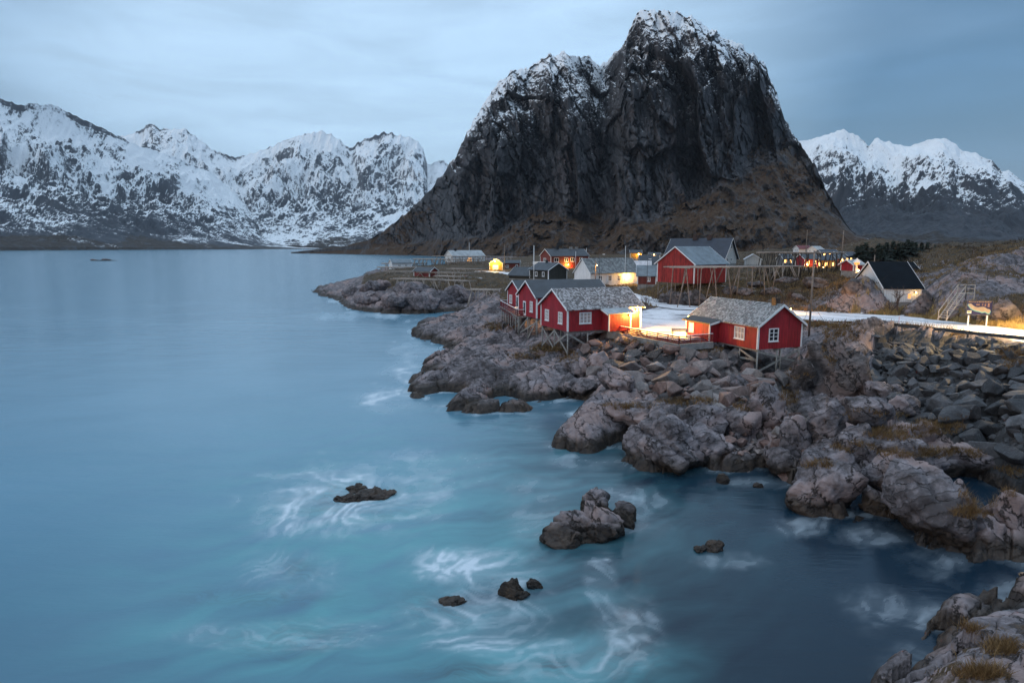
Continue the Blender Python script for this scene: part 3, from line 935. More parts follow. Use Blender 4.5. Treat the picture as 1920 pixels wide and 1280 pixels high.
def make_ground():
    px = np.concatenate([np.linspace(560, 1000, 210, endpoint=False), np.linspace(1000, 1960, 560, endpoint=False), np.linspace(1960, 2300, 60)])
    xr = (px - 960) / F_PX / CP * 0.995
    Y = np.concatenate([np.exp(np.linspace(math.log(13), math.log(30), 130, endpoint=False)), np.exp(np.linspace(math.log(30), math.log(130), 520, endpoint=False)),
                        np.exp(np.linspace(math.log(130), math.log(950), 210))])
    A, YY = np.meshgrid(xr, Y)
    X = A * YY
    Z = ground(X, YY)
    # slope
    gx = np.gradient(Z, axis=1) / np.maximum(np.gradient(X, axis=1), 1e-3)
    gy = np.gradient(Z, axis=0) / np.maximum(np.gradient(YY, axis=0), 1e-3)
    sl = np.sqrt(gx ** 2 + gy ** 2)
    base = rbf(X, YY)
    n = fbm2(X / 9 + 3, YY / 9, 4)
    n2 = fbm2(X / 3 + 3, YY / 3, 3)
    PXc, PYc = to_px(X, YY, Z)
    g = np.zeros_like(Z)
    g = np.maximum(g, sst(86, 112, YY) * 0.78 * sst(2.8, 4.2, base))
    g = np.maximum(g, 0.58 * np.exp(-(((PXc - 1660) / 130) ** 2 + ((PYc - 815) / 50) ** 2)) + n2 * 0.3)
    g = np.maximum(g, 0.60 * np.exp(-(((PXc - 1850) / 70) ** 2 + ((PYc - 930) / 50) ** 2)) + n2 * 0.3)
    g = np.maximum(g, 0.66 * np.exp(-(((PXc - 1560) / 60) ** 2 + ((PYc - 615) / 14) ** 2)))
    g = np.maximum(g, 0.75 * np.exp(-(((PXc - 1030) / 45) ** 2 + ((PYc - 655) / 18) ** 2)))
    g = np.maximum(g, 0.62 * np.exp(-(((PXc - 920) / 40) ** 2 + ((PYc - 612) / 14) ** 2)))
    g = np.maximum(g, 0.75 * np.exp(-(((PXc - 1230) / 120) ** 2 + ((PYc - 645) / 9) ** 2)))
    g = np.maximum(g, 0.5 * np.exp(-(((PXc - 1900) / 60) ** 2 + ((PYc - 670) / 30) ** 2)))
    dome = sst(1700, 1760, PXc) * sst(66, 72, YY) * (1 - sst(112, 125, YY)) * sst(6.6, 7.6, Z)
    g = g * (1 - 0.8 * dome) + dome * (0.42 + n * 0.5)
    g = np.maximum(g, 0.8 * sst(1690, 1740, PXc) * sst(62, 68, YY) * (1 - sst(73, 78, YY)))
    d_r = np.full(Z.shape, 1e9)
    for pts in ROADS.values():
        d, _ = seg_dist(X, YY, pts); d_r = np.minimum(d_r, d)
    verge = (1 - sst(1.0, 5.0, d_r)) * sst(55, 62, YY)
    g = np.maximum(g, verge * 0.75 * (YY > 60))
    low = (YY < 30)
    g = np.where(low, np.maximum(g, 0.30 + n2 * 0.75 - 0.1 * (Z < 1.4)), g)
    g = g - 0.5 * sst(0.75, 1.5, sl) * (1 - 0.5 * sst(120, 180, YY)) + n * 0.30
    g = np.where(base < 1.0, g * 0.2, g)
    snow = 0.30 + 0.28 * n - 0.2 * sst(0.4, 1.0, sl)
    snow = snow * sst(84, 100, YY) * sst(4.0, 5.2, base)
    snow = np.maximum(snow, 0.62 - sst(-0.5, 2.2, d_r) * 0.5) * (YY > 52)
    snow = np.maximum(snow * (1 - dome), 0)
    rub = np.where(poly_dist(PXc, PYc, [(1640, 622), (1800, 638), (1990, 665), (1990, 900), (1900, 905), (1840, 865), (1780, 812), (1700, 780), (1620, 752), (1645, 690)]) < 6 + 14 * n2, 1.0, 0.0)
    rub = np.maximum(rub, 0.8 * np.where(poly_dist(PXc, PYc, [(1085, 640), (1270, 652), (1345, 648), (1500, 672), (1505, 722), (1425, 745), (1400, 800), (1330, 790), (1220, 735), (1090, 705)]) < 8 * n2, 1.0, 0.0))
    rub = rub * (YY > 34) * (YY < 80)
    keep = (np.maximum.reduce([Z[:-1, :-1], Z[1:, :-1], Z[:-1, 1:], Z[1:, 1:]]) > -1.6)
    me = grid_mesh('rocky_shore', np.stack([X, YY, Z], -1), keep, {'grass': g, 'snow': snow, 'rubble': rub})
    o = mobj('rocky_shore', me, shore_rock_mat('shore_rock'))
    tag(o, kind='structure')
    return o


SHORE = make_ground()

# ---------------------------------------------------------------- road and yard, frosted
def frost_mat():
    m, nt, bs = new_mat('frosted_asphalt')
    pos = geo_pos(nt)
    n1 = noise(nt, pos, 0.16, 5, 0.6, 0.8)
    n2 = noise(nt, pos, 1.5, 7, 0.7)
    n3 = noise(nt, pos, 7.0, 3, 0.6)
    s = mth(nt, 'ADD', mth(nt, 'MULTIPLY', n1, 1.2), mth(nt, 'MULTIPLY', n2, 0.5))
    f = maprange(nt, s, 0.55, 0.88)
    c = mixc(nt, f, (0.22, 0.21, 0.22), (0.82, 0.81, 0.83))
    c = mixc(nt, mth(nt, 'MULTIPLY', maprange(nt, n3, 0.6, 0.75), 0.35), c, (0.16, 0.15, 0.15))
    la = mth(nt, 'ABSOLUTE', attr(nt, 'lateral'))
    tr = maprange(nt, mth(nt, 'ABSOLUTE', mth(nt, 'SUBTRACT', mth(nt, 'ADD', la, mth(nt, 'MULTIPLY', mth(nt, 'SUBTRACT', n1, 0.5), 0.3)), 0.42)), 0.05, 0.14, 1.0, 0.0)
    c = mixc(nt, mth(nt, 'MULTIPLY', tr, mth(nt, 'MULTIPLY', maprange(nt, n2, 0.35, 0.6), 0.6)), c, (0.27, 0.26, 0.26))
    nt.links.new(c, bs.inputs['Base Color'])
    bs.inputs['Roughness'].default_value = 0.55
    bump(nt, bs, mth(nt, 'ADD', n2, mth(nt, 'MULTIPLY', n3, 0.3)), 0.5, 0.04)
    return m


FROST = frost_mat()


def strip(name, pts, mat, lift, step=0.8, lo=-1.0, hi=1.0, m=15):
    P = []
    pv = [Vector(p[:3]) for p in pts]; hw = [p[3] for p in pts]
    # resample with Catmull-Rom
    Q = []; H = []
    for i in range(len(pv) - 1):
        p0, p1, p2, p3 = pv[max(i - 1, 0)], pv[i], pv[i + 1], pv[min(i + 2, len(pv) - 1)]
        k = max(2, int((p2 - p1).length / step))
        for j in range(k):
            t = j / k
            Q.append(0.5 * ((2 * p1) + (p2 - p0) * t + (2 * p0 - 5 * p1 + 4 * p2 - p3) * t * t + (3 * p1 - p0 - 3 * p2 + p3) * t ** 3)); H.append(hw[i] * (1 - t) + hw[i + 1] * t)
    Q.append(pv[-1]); H.append(hw[-1])
    rows = []
    for i, q in enumerate(Q):
        d = (Q[min(i + 1, len(Q) - 1)] - Q[max(i - 1, 0)]); d.z = 0; d.normalize()
        nrm = Vector((-d.y, d.x, 0))
        wob = 0.35 * math.sin(i * 0.7) + 0.25 * math.sin(i * 1.9 + 1)
        rows.append([q + nrm * (lo + (hi - lo) * k / (m - 1)) * (H[i] + wob) for k in range(m)])
    P = np.array([[tuple(v) for v in r] for r in rows])
    P[..., 2] += lift
    return mobj(name, grid_mesh(name, P, attrs={'lateral': np.repeat(np.linspace(lo, hi, m)[None], len(rows), 0)}), mat)


tag(strip('road', ROADS['main_road'], FROST, 0.03), kind='structure')
b = MB()
n_ = len(YARD)
b.add([(x, y, 5.09) for x, y in YARD] + [(x, y, 4.6) for x, y in YARD], [tuple(range(n_))] + [(i, (i + 1) % n_, n_ + (i + 1) % n_, n_ + i) for i in range(n_)])
tag(b.build('yard', FROST), kind='structure')

# ================================================================== SEA
SEA_ROCKS = [  # (pixel left, pixel right, pixel water line, height)
    (1010, 1205, 1015, 2.2), (905, 1010, 1120, .9), (605, 745, 945, .5), (1290, 1360, 1033, .35)]


def make_water():
    px = np.concatenate([np.linspace(-1000, -60, 16, endpoint=False), np.linspace(-60, 1980, 470, endpoint=False), np.linspace(1980, 2900, 16)])
    xr = (px - 960) / F_PX
    yy = np.concatenate([[2.0, 6.0, 10.0], 1.0 / np.linspace(1 / 13.0, 1 / 300.0, 380, endpoint=False), np.exp(np.linspace(math.log(300), math.log(7500), 45))])
    A, Y = np.meshgrid(xr, yy)
    X = A * Y
    Z = np.zeros_like(X)
    PX, PY = to_px(X, Y, Z)
    # foam: swirls of white water round the skerries and along the rocks
    w1 = fbm2(X / 3.2, Y / 3.2, 4); w2 = fbm2(X / 3.2 + 30, Y / 3.2 + 11, 4)
    w3 = fbm2(X / 9 + 2, Y / 9, 3); w4 = fbm2(X / 9 - 20, Y / 9 + 5, 3)
    refl = 1 - sst(820, 1320, PX + 0.25 * (PY - 640) + 90 * w3) * sst(700, 860, PY)
    refl = refl * (1 - 0.30 * sst(900, 1280, PY)) * (1 - 0.5 * sst(700, 1100, PX) * sst(560, 720, PY))
    foam = np.zeros_like(X); shallow = np.zeros_like(X); shoal = np.zeros_like(X)

    def blob(cx, cy, rx, ry, rot=0.0, warp=0.25):
        c, s = math.cos(rot), math.sin(rot)
        dx = (PX - cx) / rx; dy = (PY - cy) / ry
        u = c * dx + s * dy; v = -s * dx + c * dy
        return np.sqrt(u * u + v * v) + warp * w1 + warp * w3

    def ring(cx, cy, rx, ry, r, wd, amt, rot=0.0, warp=0.4):
        return amt * np.exp(-((blob(cx, cy, rx, ry, rot, warp) - r) / wd) ** 2)
    # density of the wash, then torn into filaments that curl round the rocks
    for cx, cy, rx, ry, amt, rot in ((660, 935, 150, 62, 1.0, -.1), (700, 920, 110, 34, .7, -.1), (640, 985, 150, 26, .5, -.12), (865, 1062, 100, 40, 1.25, .12), (930, 1085, 70, 26, .9, .3), (900, 1150, 140, 60, .55, 0),
                                     (890, 1205, 90, 20, .9, -.25), (1128, 1080, 26, 52, .55, .4), (1050, 1235, 95, 50, .6, 0), (1170, 1180, 60, 55, .45, .5), (560, 1070, 85, 36, .30, 0), (800, 868, 130, 22, .35, 0),
                                     (735, 745, 62, 22, 1.0, 0), (770, 700, 46, 18, .7, 0), (680, 592, 80, 8, .9, 0), (645, 560, 24, 9, 1.0, 0), (790, 598, 60, 6, .4, 0), (770, 655, 40, 14, .6, 0), (1100, 864, 80, 12, .6, .1), (1370, 1050, 60, 16, .4, 0),
                                     (1640, 1140, 60, 45, .22, .4), (1640, 1000, 70, 22, .45, .3), (1190, 955, 60, 40, .45, 0), (1005, 965, 55, 50, .35, .3), (1400, 905, 80, 12, .4, .3), (600, 1190, 200, 26, .35, -.15), (960, 905, 90, 16, .3, 0), (1500, 985, 60, 20, .3, .3)):
        foam = np.maximum(foam, amt * np.exp(-(np.maximum(blob(cx, cy, rx, ry, rot, .55), 0) / 1.05) ** 4))
    qx, qy = X.copy(), Y.copy()
    for px_, py_, st_, rr_ in ((680, 940, 2.2, 2.2), (960, 1110, -2.6, 1.6), (1110, 1010, 1.8, 2.2), (1040, 1245, 1.2, 1.0), (1640, 1140, .8, 1.2), (740, 740, 1.6, 2.0), (560, 1070, 2.4, 1.3)):
        c_ = at_z(px_, py_, 0)
        dx, dy = qx - c_.x, qy - c_.y
        th = st_ * np.exp(-np.hypot(dx, dy) / (1.6 * rr_))
        qx, qy = c_.x + dx * np.cos(th) - dy * np.sin(th), c_.y + dx * np.sin(th) + dy * np.cos(th)
    k_ = np.clip(Y / 40.0, 0.6, 4.0)               # far off only the broad streaks can be told apart
    fx = qx + 1.1 * w1 + 2.2 * w3; fy = qy + 1.1 * w2 + 2.2 * w4
    wisp = 0.6 * rid2(fx / (3.4 * k_), fy / (1.2 * k_), 3, .5) + 0.4 * rid2(fx / (1.6 * k_) + 9, fy / (0.9 * k_), 3, .5)
    patch = sst(-.35, .45, fbm2(fx / 3.5 + 7, fy / 2.2, 3))
    foam = np.clip(foam * 1.45, 0, 1.5) * (0.22 + 0.78 * sst(0.34, 0.92, wisp)) * (0.30 + 0.70 * patch)
    sel = (Y < 190) & (PX > 600) & (PX < 1990)
    zg = np.full(X.shape, -9.0); zg[sel] = ground(X[sel], Y[sel])
    wash = np.exp(-((zg + 0.25) / 0.55) ** 2) * (0.35 + 0.65 * sst(.3, .8, wisp)) * patch * np.where(PY < 780, .85, .5)
    foam = np.clip(np.maximum(foam, wash), 0, 1)
    shallow = np.maximum(shallow, 0.95 * np.exp(-blob(760, 1010, 400, 175, .1) ** 2))
    shallow = np.maximum(shallow, 0.95 * np.exp(-blob(620, 1180, 430, 130, -.1) ** 2))
    shallow = np.maximum(shallow, 1.0 * np.exp(-blob(1000, 1250, 230, 80) ** 2))
    shallow = np.maximum(shallow, 0.55 * np.exp(-blob(820, 870, 180, 60) ** 2))
    streak = fbm2((X * 0.8 + Y * 0.5) / 7 + w3, (X * -0.5 + Y) / 1.8 + 2 * w4, 4)
    shallow = np.clip(shallow * (0.75 + 1.3 * streak), 0, 1)
    for f in (ring(670, 940, 110, 42, 0, .9, .8), ring(860, 1130, 150, 45, 0, .8, .7), ring(1040, 1245, 40, 22, 0, .9, .9), ring(560, 1068, 45, 22, 0, .9, .55), ring(1185, 1225, 70, 60, 0, .8, .5), ring(560, 1200, 120, 40, 0, .9, .5), ring(1110, 1000, 130, 60, 0, 1., .6), ring(870, 1260, 120, 20, 0, .9, .6),
              ring(500, 1120, 200, 25, 0, .7, .35, -.12)):
        shoal = np.maximum(shoal, f)
    me = grid_mesh('water', np.stack([X, Y, Z], -1), None, {'foam': foam, 'shallow': shallow, 'shoal': shoal, 'reflect_tone': refl})
    m, nt, bs = new_mat('sea_water')
    pos = geo_pos(nt)
    sw = nd(nt, 'ShaderNodeTexNoise', {'Scale': 0.35, 'Detail': 3.0, 'Roughness': 0.5})
    nt.links.new(pos, sw.inputs['Vector'])
    off = nd(nt, 'ShaderNodeVectorMath', {0: sw.outputs['Color'], 1: (4.0, 4.0, 0.0)}, operation='MULTIPLY').outputs[0]
    p2 = nd(nt, 'ShaderNodeVectorMath', {0: pos, 1: off}, operation='ADD').outputs[0]
    wisp = noise(nt, scaled(nt, p2, (0.55, 1.5, 1), (0, 0, -0.35)), 0.8, 9, 0.66, 1.2)
    wisp2 = noise(nt, scaled(nt, p2, (0.35, 1.3, 1), (0, 0, 0.5)), 1.9, 7, 0.66, 0.8)
    soft = noise(nt, pos, 0.05, 4, 0.5, 0.5)
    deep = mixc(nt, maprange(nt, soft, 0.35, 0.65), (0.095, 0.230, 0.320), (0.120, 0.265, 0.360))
    deep = mixc(nt, attr(nt, 'reflect_tone'), (0.008, 0.024, 0.042), deep)  # milky open water and dark cove reflection, both painted as base colour
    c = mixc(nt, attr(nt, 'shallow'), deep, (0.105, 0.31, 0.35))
    sh = mth(nt, 'MULTIPLY', attr(nt, 'shoal'), maprange(nt, wisp2, 0.35, 0.62))
    c = mixc(nt, mth(nt, 'MULTIPLY', sh, 0.75), c, (0.055, 0.070, 0.085))
    fo = attr(nt, 'foam')
    f = mth(nt, 'MULTIPLY', fo, maprange(nt, mth(nt, 'ADD', mth(nt, 'MULTIPLY', wisp, 0.6), mth(nt, 'MULTIPLY', wisp2, 0.4)), 0.25, 0.65, 0.75, 1.1), clamp=True)
    c = mixc(nt, mth(nt, 'MULTIPLY', f, 0.95, clamp=True), c, (0.62, 0.70, 0.76))
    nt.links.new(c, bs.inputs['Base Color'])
    nt.links.new(maprange(nt, f, 0, 0.5, 0.20, 0.6), bs.inputs['Roughness'])
    bs.inputs['IOR'].default_value = 1.33
    rip = noise(nt, scaled(nt, pos, (0.30, 1.0, 1), (0, 0, 0.12)), 0.35, 5, 0.6)
    bump(nt, bs, rip, 0.35, 0.25)
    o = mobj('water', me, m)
    tag(o, kind='structure')


make_water()
# ================================================================== LOOSE ROCK
rnd = random.Random(11)


def boulder_mat(name, dark, mid, red, redness, pale):
    m, nt, bs = new_mat(name)
    pos = geo_pos(nt)
    oi = nd(nt, 'ShaderNodeObjectInfo').outputs['Random']
    ri = nd(nt, 'ShaderNodeNewGeometry').outputs['Random Per Island']
    r = mth(nt, 'FRACT', mth(nt, 'ADD', mth(nt, 'MULTIPLY', oi, 7.31), ri))
    r2 = mth(nt, 'FRACT', mth(nt, 'MULTIPLY', r, 13.7))
    n = noise(nt, pos, 1.7, 7, 0.68, 0.4)
    n2 = noise(nt, pos, 7.0, 4, 0.6)
    c = mixc(nt, r, dark, mid)
    c = mixc(nt, mth(nt, 'MULTIPLY', maprange(nt, r2, 0.3, 0.9), redness), c, red)
    f = maprange(nt, n, 0.3, 0.7, 0.6, 1.4)
    c = mixc(nt, 1.0, c, nd(nt, 'ShaderNodeCombineColor', {0: f, 1: f, 2: f}).outputs[0], 'MULTIPLY')
    c = mixc(nt, mth(nt, 'MULTIPLY', maprange(nt, n2, 0.56, 0.7), 0.45), c, pale)
    nt.links.new(c, bs.inputs['Base Color'])
    bs.inputs['Roughness'].default_value = 0.75
    bump(nt, bs, mth(nt, 'ADD', n, mth(nt, 'MULTIPLY', n2, 0.25)), 0.9, 0.12)
    return m


M_BROWN = boulder_mat('boulder_brown', (0.060, 0.050, 0.048), (0.25, 0.215, 0.205), (0.19, 0.105, 0.085), 0.75, (0.34, 0.30, 0.28))
M_SLATE = boulder_mat('boulder_slate', (0.018, 0.020, 0.024), (0.092, 0.095, 0.104), (0.085, 0.06, 0.052), 0.18, (0.19, 0.19, 0.20))
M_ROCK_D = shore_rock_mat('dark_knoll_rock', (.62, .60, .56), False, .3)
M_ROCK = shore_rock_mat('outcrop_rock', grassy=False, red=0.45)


def hull_stone(seed, flat):
    r = random.Random(seed)
    bm = bmesh.new()
    for _ in range(15):
        v = Vector((r.gauss(0, 1), r.gauss(0, 1), r.gauss(0, 1)))
        v = v.normalized() * r.uniform(0.72, 1.0)
        bm.verts.new((v.x * r.uniform(.85, 1.1), v.y * r.uniform(.7, 1), v.z * flat))
    res = bmesh.ops.convex_hull(bm, input=bm.verts)
    bmesh.ops.delete(bm, geom=[g for g in res['geom_interior'] if isinstance(g, bmesh.types.BMVert)], context='VERTS')
    bmesh.ops.dissolve_limit(bm, angle_limit=R(14), verts=bm.verts, edges=bm.edges)
    bmesh.ops.bevel(bm, geom=list(bm.edges), offset=0.035, segments=1, affect='EDGES', clamp_overlap=True)
    bmesh.ops.triangulate(bm, faces=bm.faces)
    me = bpy.data.meshes.new('boulder')
    bm.to_mesh(me); bm.free()
    return me


def np_of(me):
    V = np.empty(len(me.vertices) * 3, np.float32); me.vertices.foreach_get('co', V)
    F = np.empty(len(me.loops), np.int32); me.loops.foreach_get('vertex_index', F)
    return V.reshape(-1, 3), F.reshape(-1, 3)


def in_poly(px, py, poly):
    ins = False
    n = len(poly)
    for i in range(n):
        (x0, y0), (x1, y1) = poly[i], poly[(i + 1) % n]
        if (y0 > py) != (y1 > py) and px < (x1 - x0) * (py - y0) / (y1 - y0) + x0:
            ins = not ins
    return ins


def scatter(name, poly, sizes, count, mat, n_indiv, seed, sink=0.25, pack=0.62, grow=None):
    """boulders heaped on the bank: the largest as parts of the shore, the small ones between them as one mass"""
    r = random.Random(seed)
    prot = [hull_stone(seed * 50 + i, r.uniform(0.55, 0.85)) for i in range(9)]
    for p in prot: p.materials.append(mat)
    cand = []
    xs = [p[0] for p in poly]; ys = [p[1] for p in poly]
    tries = 0
    pts = []
    while len(pts) < count * 6 and tries < count * 40:
        px = r.uniform(min(xs), max(xs)); py = r.uniform(min(ys), max(ys)); tries += 1
        if in_poly(px, py, poly): pts.append((px, py))
    # ray-march all at once
    A = np.array([ray(*p)[0] for p in pts]); E = np.array([ray(*p)[1] for p in pts])
    Ys = np.exp(np.linspace(math.log(30), math.log(95), 170))
    best = np.full(len(pts), 95.0); done = np.zeros(len(pts), bool)
    for Yv in Ys:
        zg = ground(A * Yv, np.full(len(pts), Yv), True) if False else rbf(A * Yv, np.full(len(pts), Yv)) + 0.2
        b_ = (CAM_H + E * Yv <= zg) & ~done
        best[b_] = Yv; done |= b_
    X = A * best; Yq = best
    Zg = ground(X, Yq)
    placed = []
    gf = (lambda i: 1.0) if grow is None else (lambda i: float(np.interp(pts[i][1], grow[0], grow[1])))
    order = sorted((r.choice(sizes) * r.uniform(0.75, 1.25) * gf(i), i) for i in range(len(pts)))[::-1]
    cell = {}
    for sz, i in order:
        if not done[i] or len(placed) >= count: continue
        x, y = X[i], Yq[i]
        ok = True
        gx, gy = int(x // 2), int(y // 2)
        for ax in range(gx - 1, gx + 2):
            for ay in range(gy - 1, gy + 2):
                for (qx, qy, qs) in cell.get((ax, ay), ()):
                    if (qx - x) ** 2 + (qy - y) ** 2 < (pack * (qs + sz)) ** 2 * (0.8):
                        ok = False
        if not ok: continue
        cell.setdefault((gx, gy), []).append((x, y, sz))
        placed.append((sz, x, y, Zg[i]))
    placed.sort(reverse=True)
    sv, sf, nb = [], [], 0
    for k, (sz, x, y, z) in enumerate(placed):
        me = r.choice(prot)
        rot = Matrix.Rotation(r.uniform(0, 6.28), 3, 'Z') @ Matrix.Rotation(r.gauss(0, .35), 3, 'X') @ Matrix.Rotation(r.gauss(0, .35), 3, 'Y')
        sc = Vector((sz * r.uniform(.9, 1.25), sz * r.uniform(.75, 1.0), sz * r.uniform(.7, 1.0)))
        loc = Vector((x, y, z + sz * (0.42 - sink)))
        if k < n_indiv:
            o = mobj(name, me, None, SHORE)
            o.matrix_world = Matrix.Translation(loc) @ (rot @ Matrix.Diagonal(sc)).to_4x4()
        else:
            V, F = np_of(me)
            Mx = np.array(rot @ Matrix.Diagonal(sc))
            sv.append(V @ Mx.T + np.array(loc)); sf.append(F + nb); nb += len(V)
    if sv:
        me = np_mesh('small_boulders', np.concatenate(sv), np.concatenate(sf), False)
        o = mobj('small_boulders', me, mat, SHORE)
        o['kind'] = 'stuff'
    return placed


MIDBANK = [(1080, 646), (1150, 642), (1270, 668), (1345, 662), (1400, 682), (1440, 705), (1505, 712), (1505, 728), (1425, 745), (1400, 800), (1330, 790), (1280, 765), (1220, 735), (1180, 712), (1090, 705)]
RIPRAP = [(1640, 636), (1700, 640), (1800, 655), (1920, 674), (1990, 700), (1990, 880), (1900, 900), (1840, 860), (1780, 810), (1700, 775), (1610, 750), (1640, 690)]
COVE = [(1380, 790), (1520, 780), (1560, 850), (1480, 905), (1400, 890), (1360, 850)]
scatter('boulder', MIDBANK, [.28, .35, .45, .55, .7, .9, 1.2], 520, M_BROWN, 120, 3, pack=.56, grow=([640, 680, 740], [.7, 1.0, 1.2]))
scatter('boulder', RIPRAP, [.26, .30, .36, .42, .5, .62, .8, 1.1], 1500, M_SLATE, 150, 4, pack=.55, grow=([640, 700, 770, 860], [.62, .8, 1.05, 1.25]))
scatter('boulder', COVE, [.2, .26, .34, .5, .75], 220, M_BROWN, 30, 5)


# ---------------------------------------------------------------- big rounded outcrops
def ico(sub):
    bm = bmesh.new()
    bmesh.ops.create_icosphere(bm, subdivisions=sub, radius=1.0)
    V = np.array([v.co[:] for v in bm.verts]); F = np.array([[v.index for v in f.verts] for f in bm.faces])
    bm.free()
    return V, F


_ICO = {s: ico(s) for s in (4, 5)}


def lump(seed, scale, sub=4, rough=1.0, blocky=0.5):
    """(vertices, faces) of a fractured rounded rock of half-axes `scale`"""
    V, F = _ICO[sub]
    V = V.copy()
    r = np.random.RandomState(seed)
    # knock it flat along a few joint planes
    for _ in range(13):
        n = r.randn(3); n[2] *= 0.7; n /= np.linalg.norm(n)
        d = r.uniform(0.5, 0.85)
        over = np.maximum(V @ n - d, 0)
        V -= over[:, None] * n * 0.85
    P = V * np.array(scale)
    o = r.rand(3) * 50
    nrm = V / np.linalg.norm(V, axis=1)[:, None]
    s = float(np.mean(scale))
    q = P / s
    d = 0.12 * fbm3(*(q * 1.6 + o).T, 4)
    # joints: three families of planes, blocks stepped against each other
    a = r.uniform(0, 3.14)
    wv = fbm3(*(q * 1.5 + o).T, 3) * 0.5
    for fi, (nx_, fq, amp) in enumerate((((math.cos(a), math.sin(a), .35), 2.6, 1.0), ((-math.sin(a), math.cos(a), .5), 2.1, .9), ((.3 * math.cos(a), .3, 1.0), 3.4, .7),
                                          ((math.cos(a + .8), math.sin(a + .8), -.3), 6.5, .38))):
        nx_ = np.array(nx_) / np.linalg.norm(nx_)
        h_, g_ = joint1d((q @ nx_) * fq + wv + o[fi % 3], seed + fi)
        d += blocky * amp * (0.075 * h_ - 0.10 * g_)
    cu, cv = math.cos(a), math.sin(a)
    u = q[:, 0] * cu + q[:, 1] * cv; v = -q[:, 0] * cv + q[:, 1] * cu
    for fs_, amp in ((1.4, .28), (3.0, .09), (7.0, .02)):
        fv, fe_ = facet2((u + .7 * q[:, 2] + .3 * wv) * fs_ + o[0], (v - .8 * q[:, 2] + .3 * wv) * fs_ * .8 + o[1], seed % 50)
        d += blocky * amp * (fv - .25 * np.exp(-fe_ * 9))
    d += 0.018 * fbm3(*(q * 7 + o).T, 3)
    P = P + nrm * (d * rough * s)[:, None]
    return P, F


def outcrop(px, py, w, h, seed, depth=1.0, yaw=0.0, sub=4, blocky=0.7, parent=SHORE, sink=0.35, mat=None):
    """a rock whose foot shows at pixel (px, py), w x h pixels large"""
    p = hit(px, py)
    k = p.y / F_PX
    rx = w * k / 2 * 1.05; rz = h * k / (2 - 2 * sink) * 0.9; ry = rx * depth
    P, F = lump(seed, (rx, ry, rz), sub, 1.0, blocky)
    c, s = math.cos(yaw), math.sin(yaw)
    P = P @ np.array([[c, s, 0], [-s, c, 0], [0, 0, 1]])
    P += np.array([p.x, p.y + ry * 0.6, p.z + rz * (1 - 2 * sink)])
    me = np_mesh('outcrop', P, F, True)
    return mobj('outcrop', me, mat or M_ROCK, parent)


OUT = [(1560, 966, 165, 95), (1775, 1012, 215, 130), (1868, 1030, 75, 55), (1690, 935, 140, 95), (1580, 895, 120, 70), (1610, 872, 95, 60), (1503, 855, 75, 95),
       (1450, 808, 85, 95), (1563, 822, 65, 85), (1632, 792, 100, 48), (1662, 748, 75, 38), (1702, 785, 65, 50), (1622, 842, 60, 48), (1720, 880, 140, 60), (1842, 890, 115, 60),
       (1250, 888, 190, 100), (1245, 830, 110, 62), (1330, 812, 120, 70), (1395, 822, 90, 60), (1330, 868, 110, 65), (1200, 800, 120, 60), (1560, 745, 120, 130), (1510, 735, 60, 80), (1605, 742, 70, 100),
       (1480, 880, 70, 45), (1650, 975, 80, 60), (1540, 905, 80, 60), (1780, 915, 100, 55), (1900, 985, 90, 70), (1745, 832, 60, 40), (1690, 850, 70, 38),
       (1080, 705, 60, 45), (1120, 700, 55, 50), (1100, 738, 80, 40), (1060, 742, 70, 35), (1160, 728, 75, 50), (1385, 740, 60, 45),
       (655, 553, 40, 18), (690, 568, 70, 26), (740, 578, 80, 30), (790, 580, 90, 34), (845, 572, 80, 34), (700, 548, 60, 26), (760, 556, 80, 26),
       (1275, 572, 42, 34), (1310, 574, 36, 36), (1245, 568, 26, 22), (1345, 578, 40, 20),
       (1735, 594, 40, 60), (1850, 600, 50, 26), (1900, 602, 70, 40), (1790, 600, 24, 20),
       (1400, 556, 40, 16), (1450, 552, 36, 14), (1500, 565, 30, 14),
       (1540, 540, 60, 22), (1610, 548, 50, 26), (1480, 530, 40, 14), (1700, 560, 44, 24), (1420, 540, 40, 14), (1370, 552, 44, 18)]
for i, (px, py, w, h) in enumerate(OUT):
    outcrop(px, py, w, h, 100 + i, depth=rnd.uniform(.8, 1.3), yaw=rnd.uniform(-.6, .6), sub=5 if w > 150 else 4, mat=M_ROCK_D if (py < 604 and px > 1230) or (i in (21, 22, 23)) else None)

# ---------------------------------------------------------------- skerries standing in the water
SEA_N = 0


def sea_rock(name, label, parts, group=None):
    """parts: (px, py of the water line, width px, height px, depth factor)"""
    vs, fs, nb = [], [], 0
    base = at_z(parts[0][0], parts[0][1], 0)
    for i, (px, py, w, h, dp, sd_) in enumerate(parts):
        p = at_z(px, py, 0)
        k = p.y / F_PX
        rx = w * k / 2; ry = rx * dp; rz = h * k * 0.82
        P, F = lump(sd_, (rx, ry, rz), 5, 1.0, 0.75)
        P += np.array([p.x, p.y + ry * .75, rz * 0.12]) - np.array(base)
        vs.append(P); fs.append(F + nb); nb += len(P)
    me = np_mesh(name, np.concatenate(vs), np.concatenate(fs), True)
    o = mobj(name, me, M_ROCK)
    o.location = base
    return tag(o, label, 'rock', group)


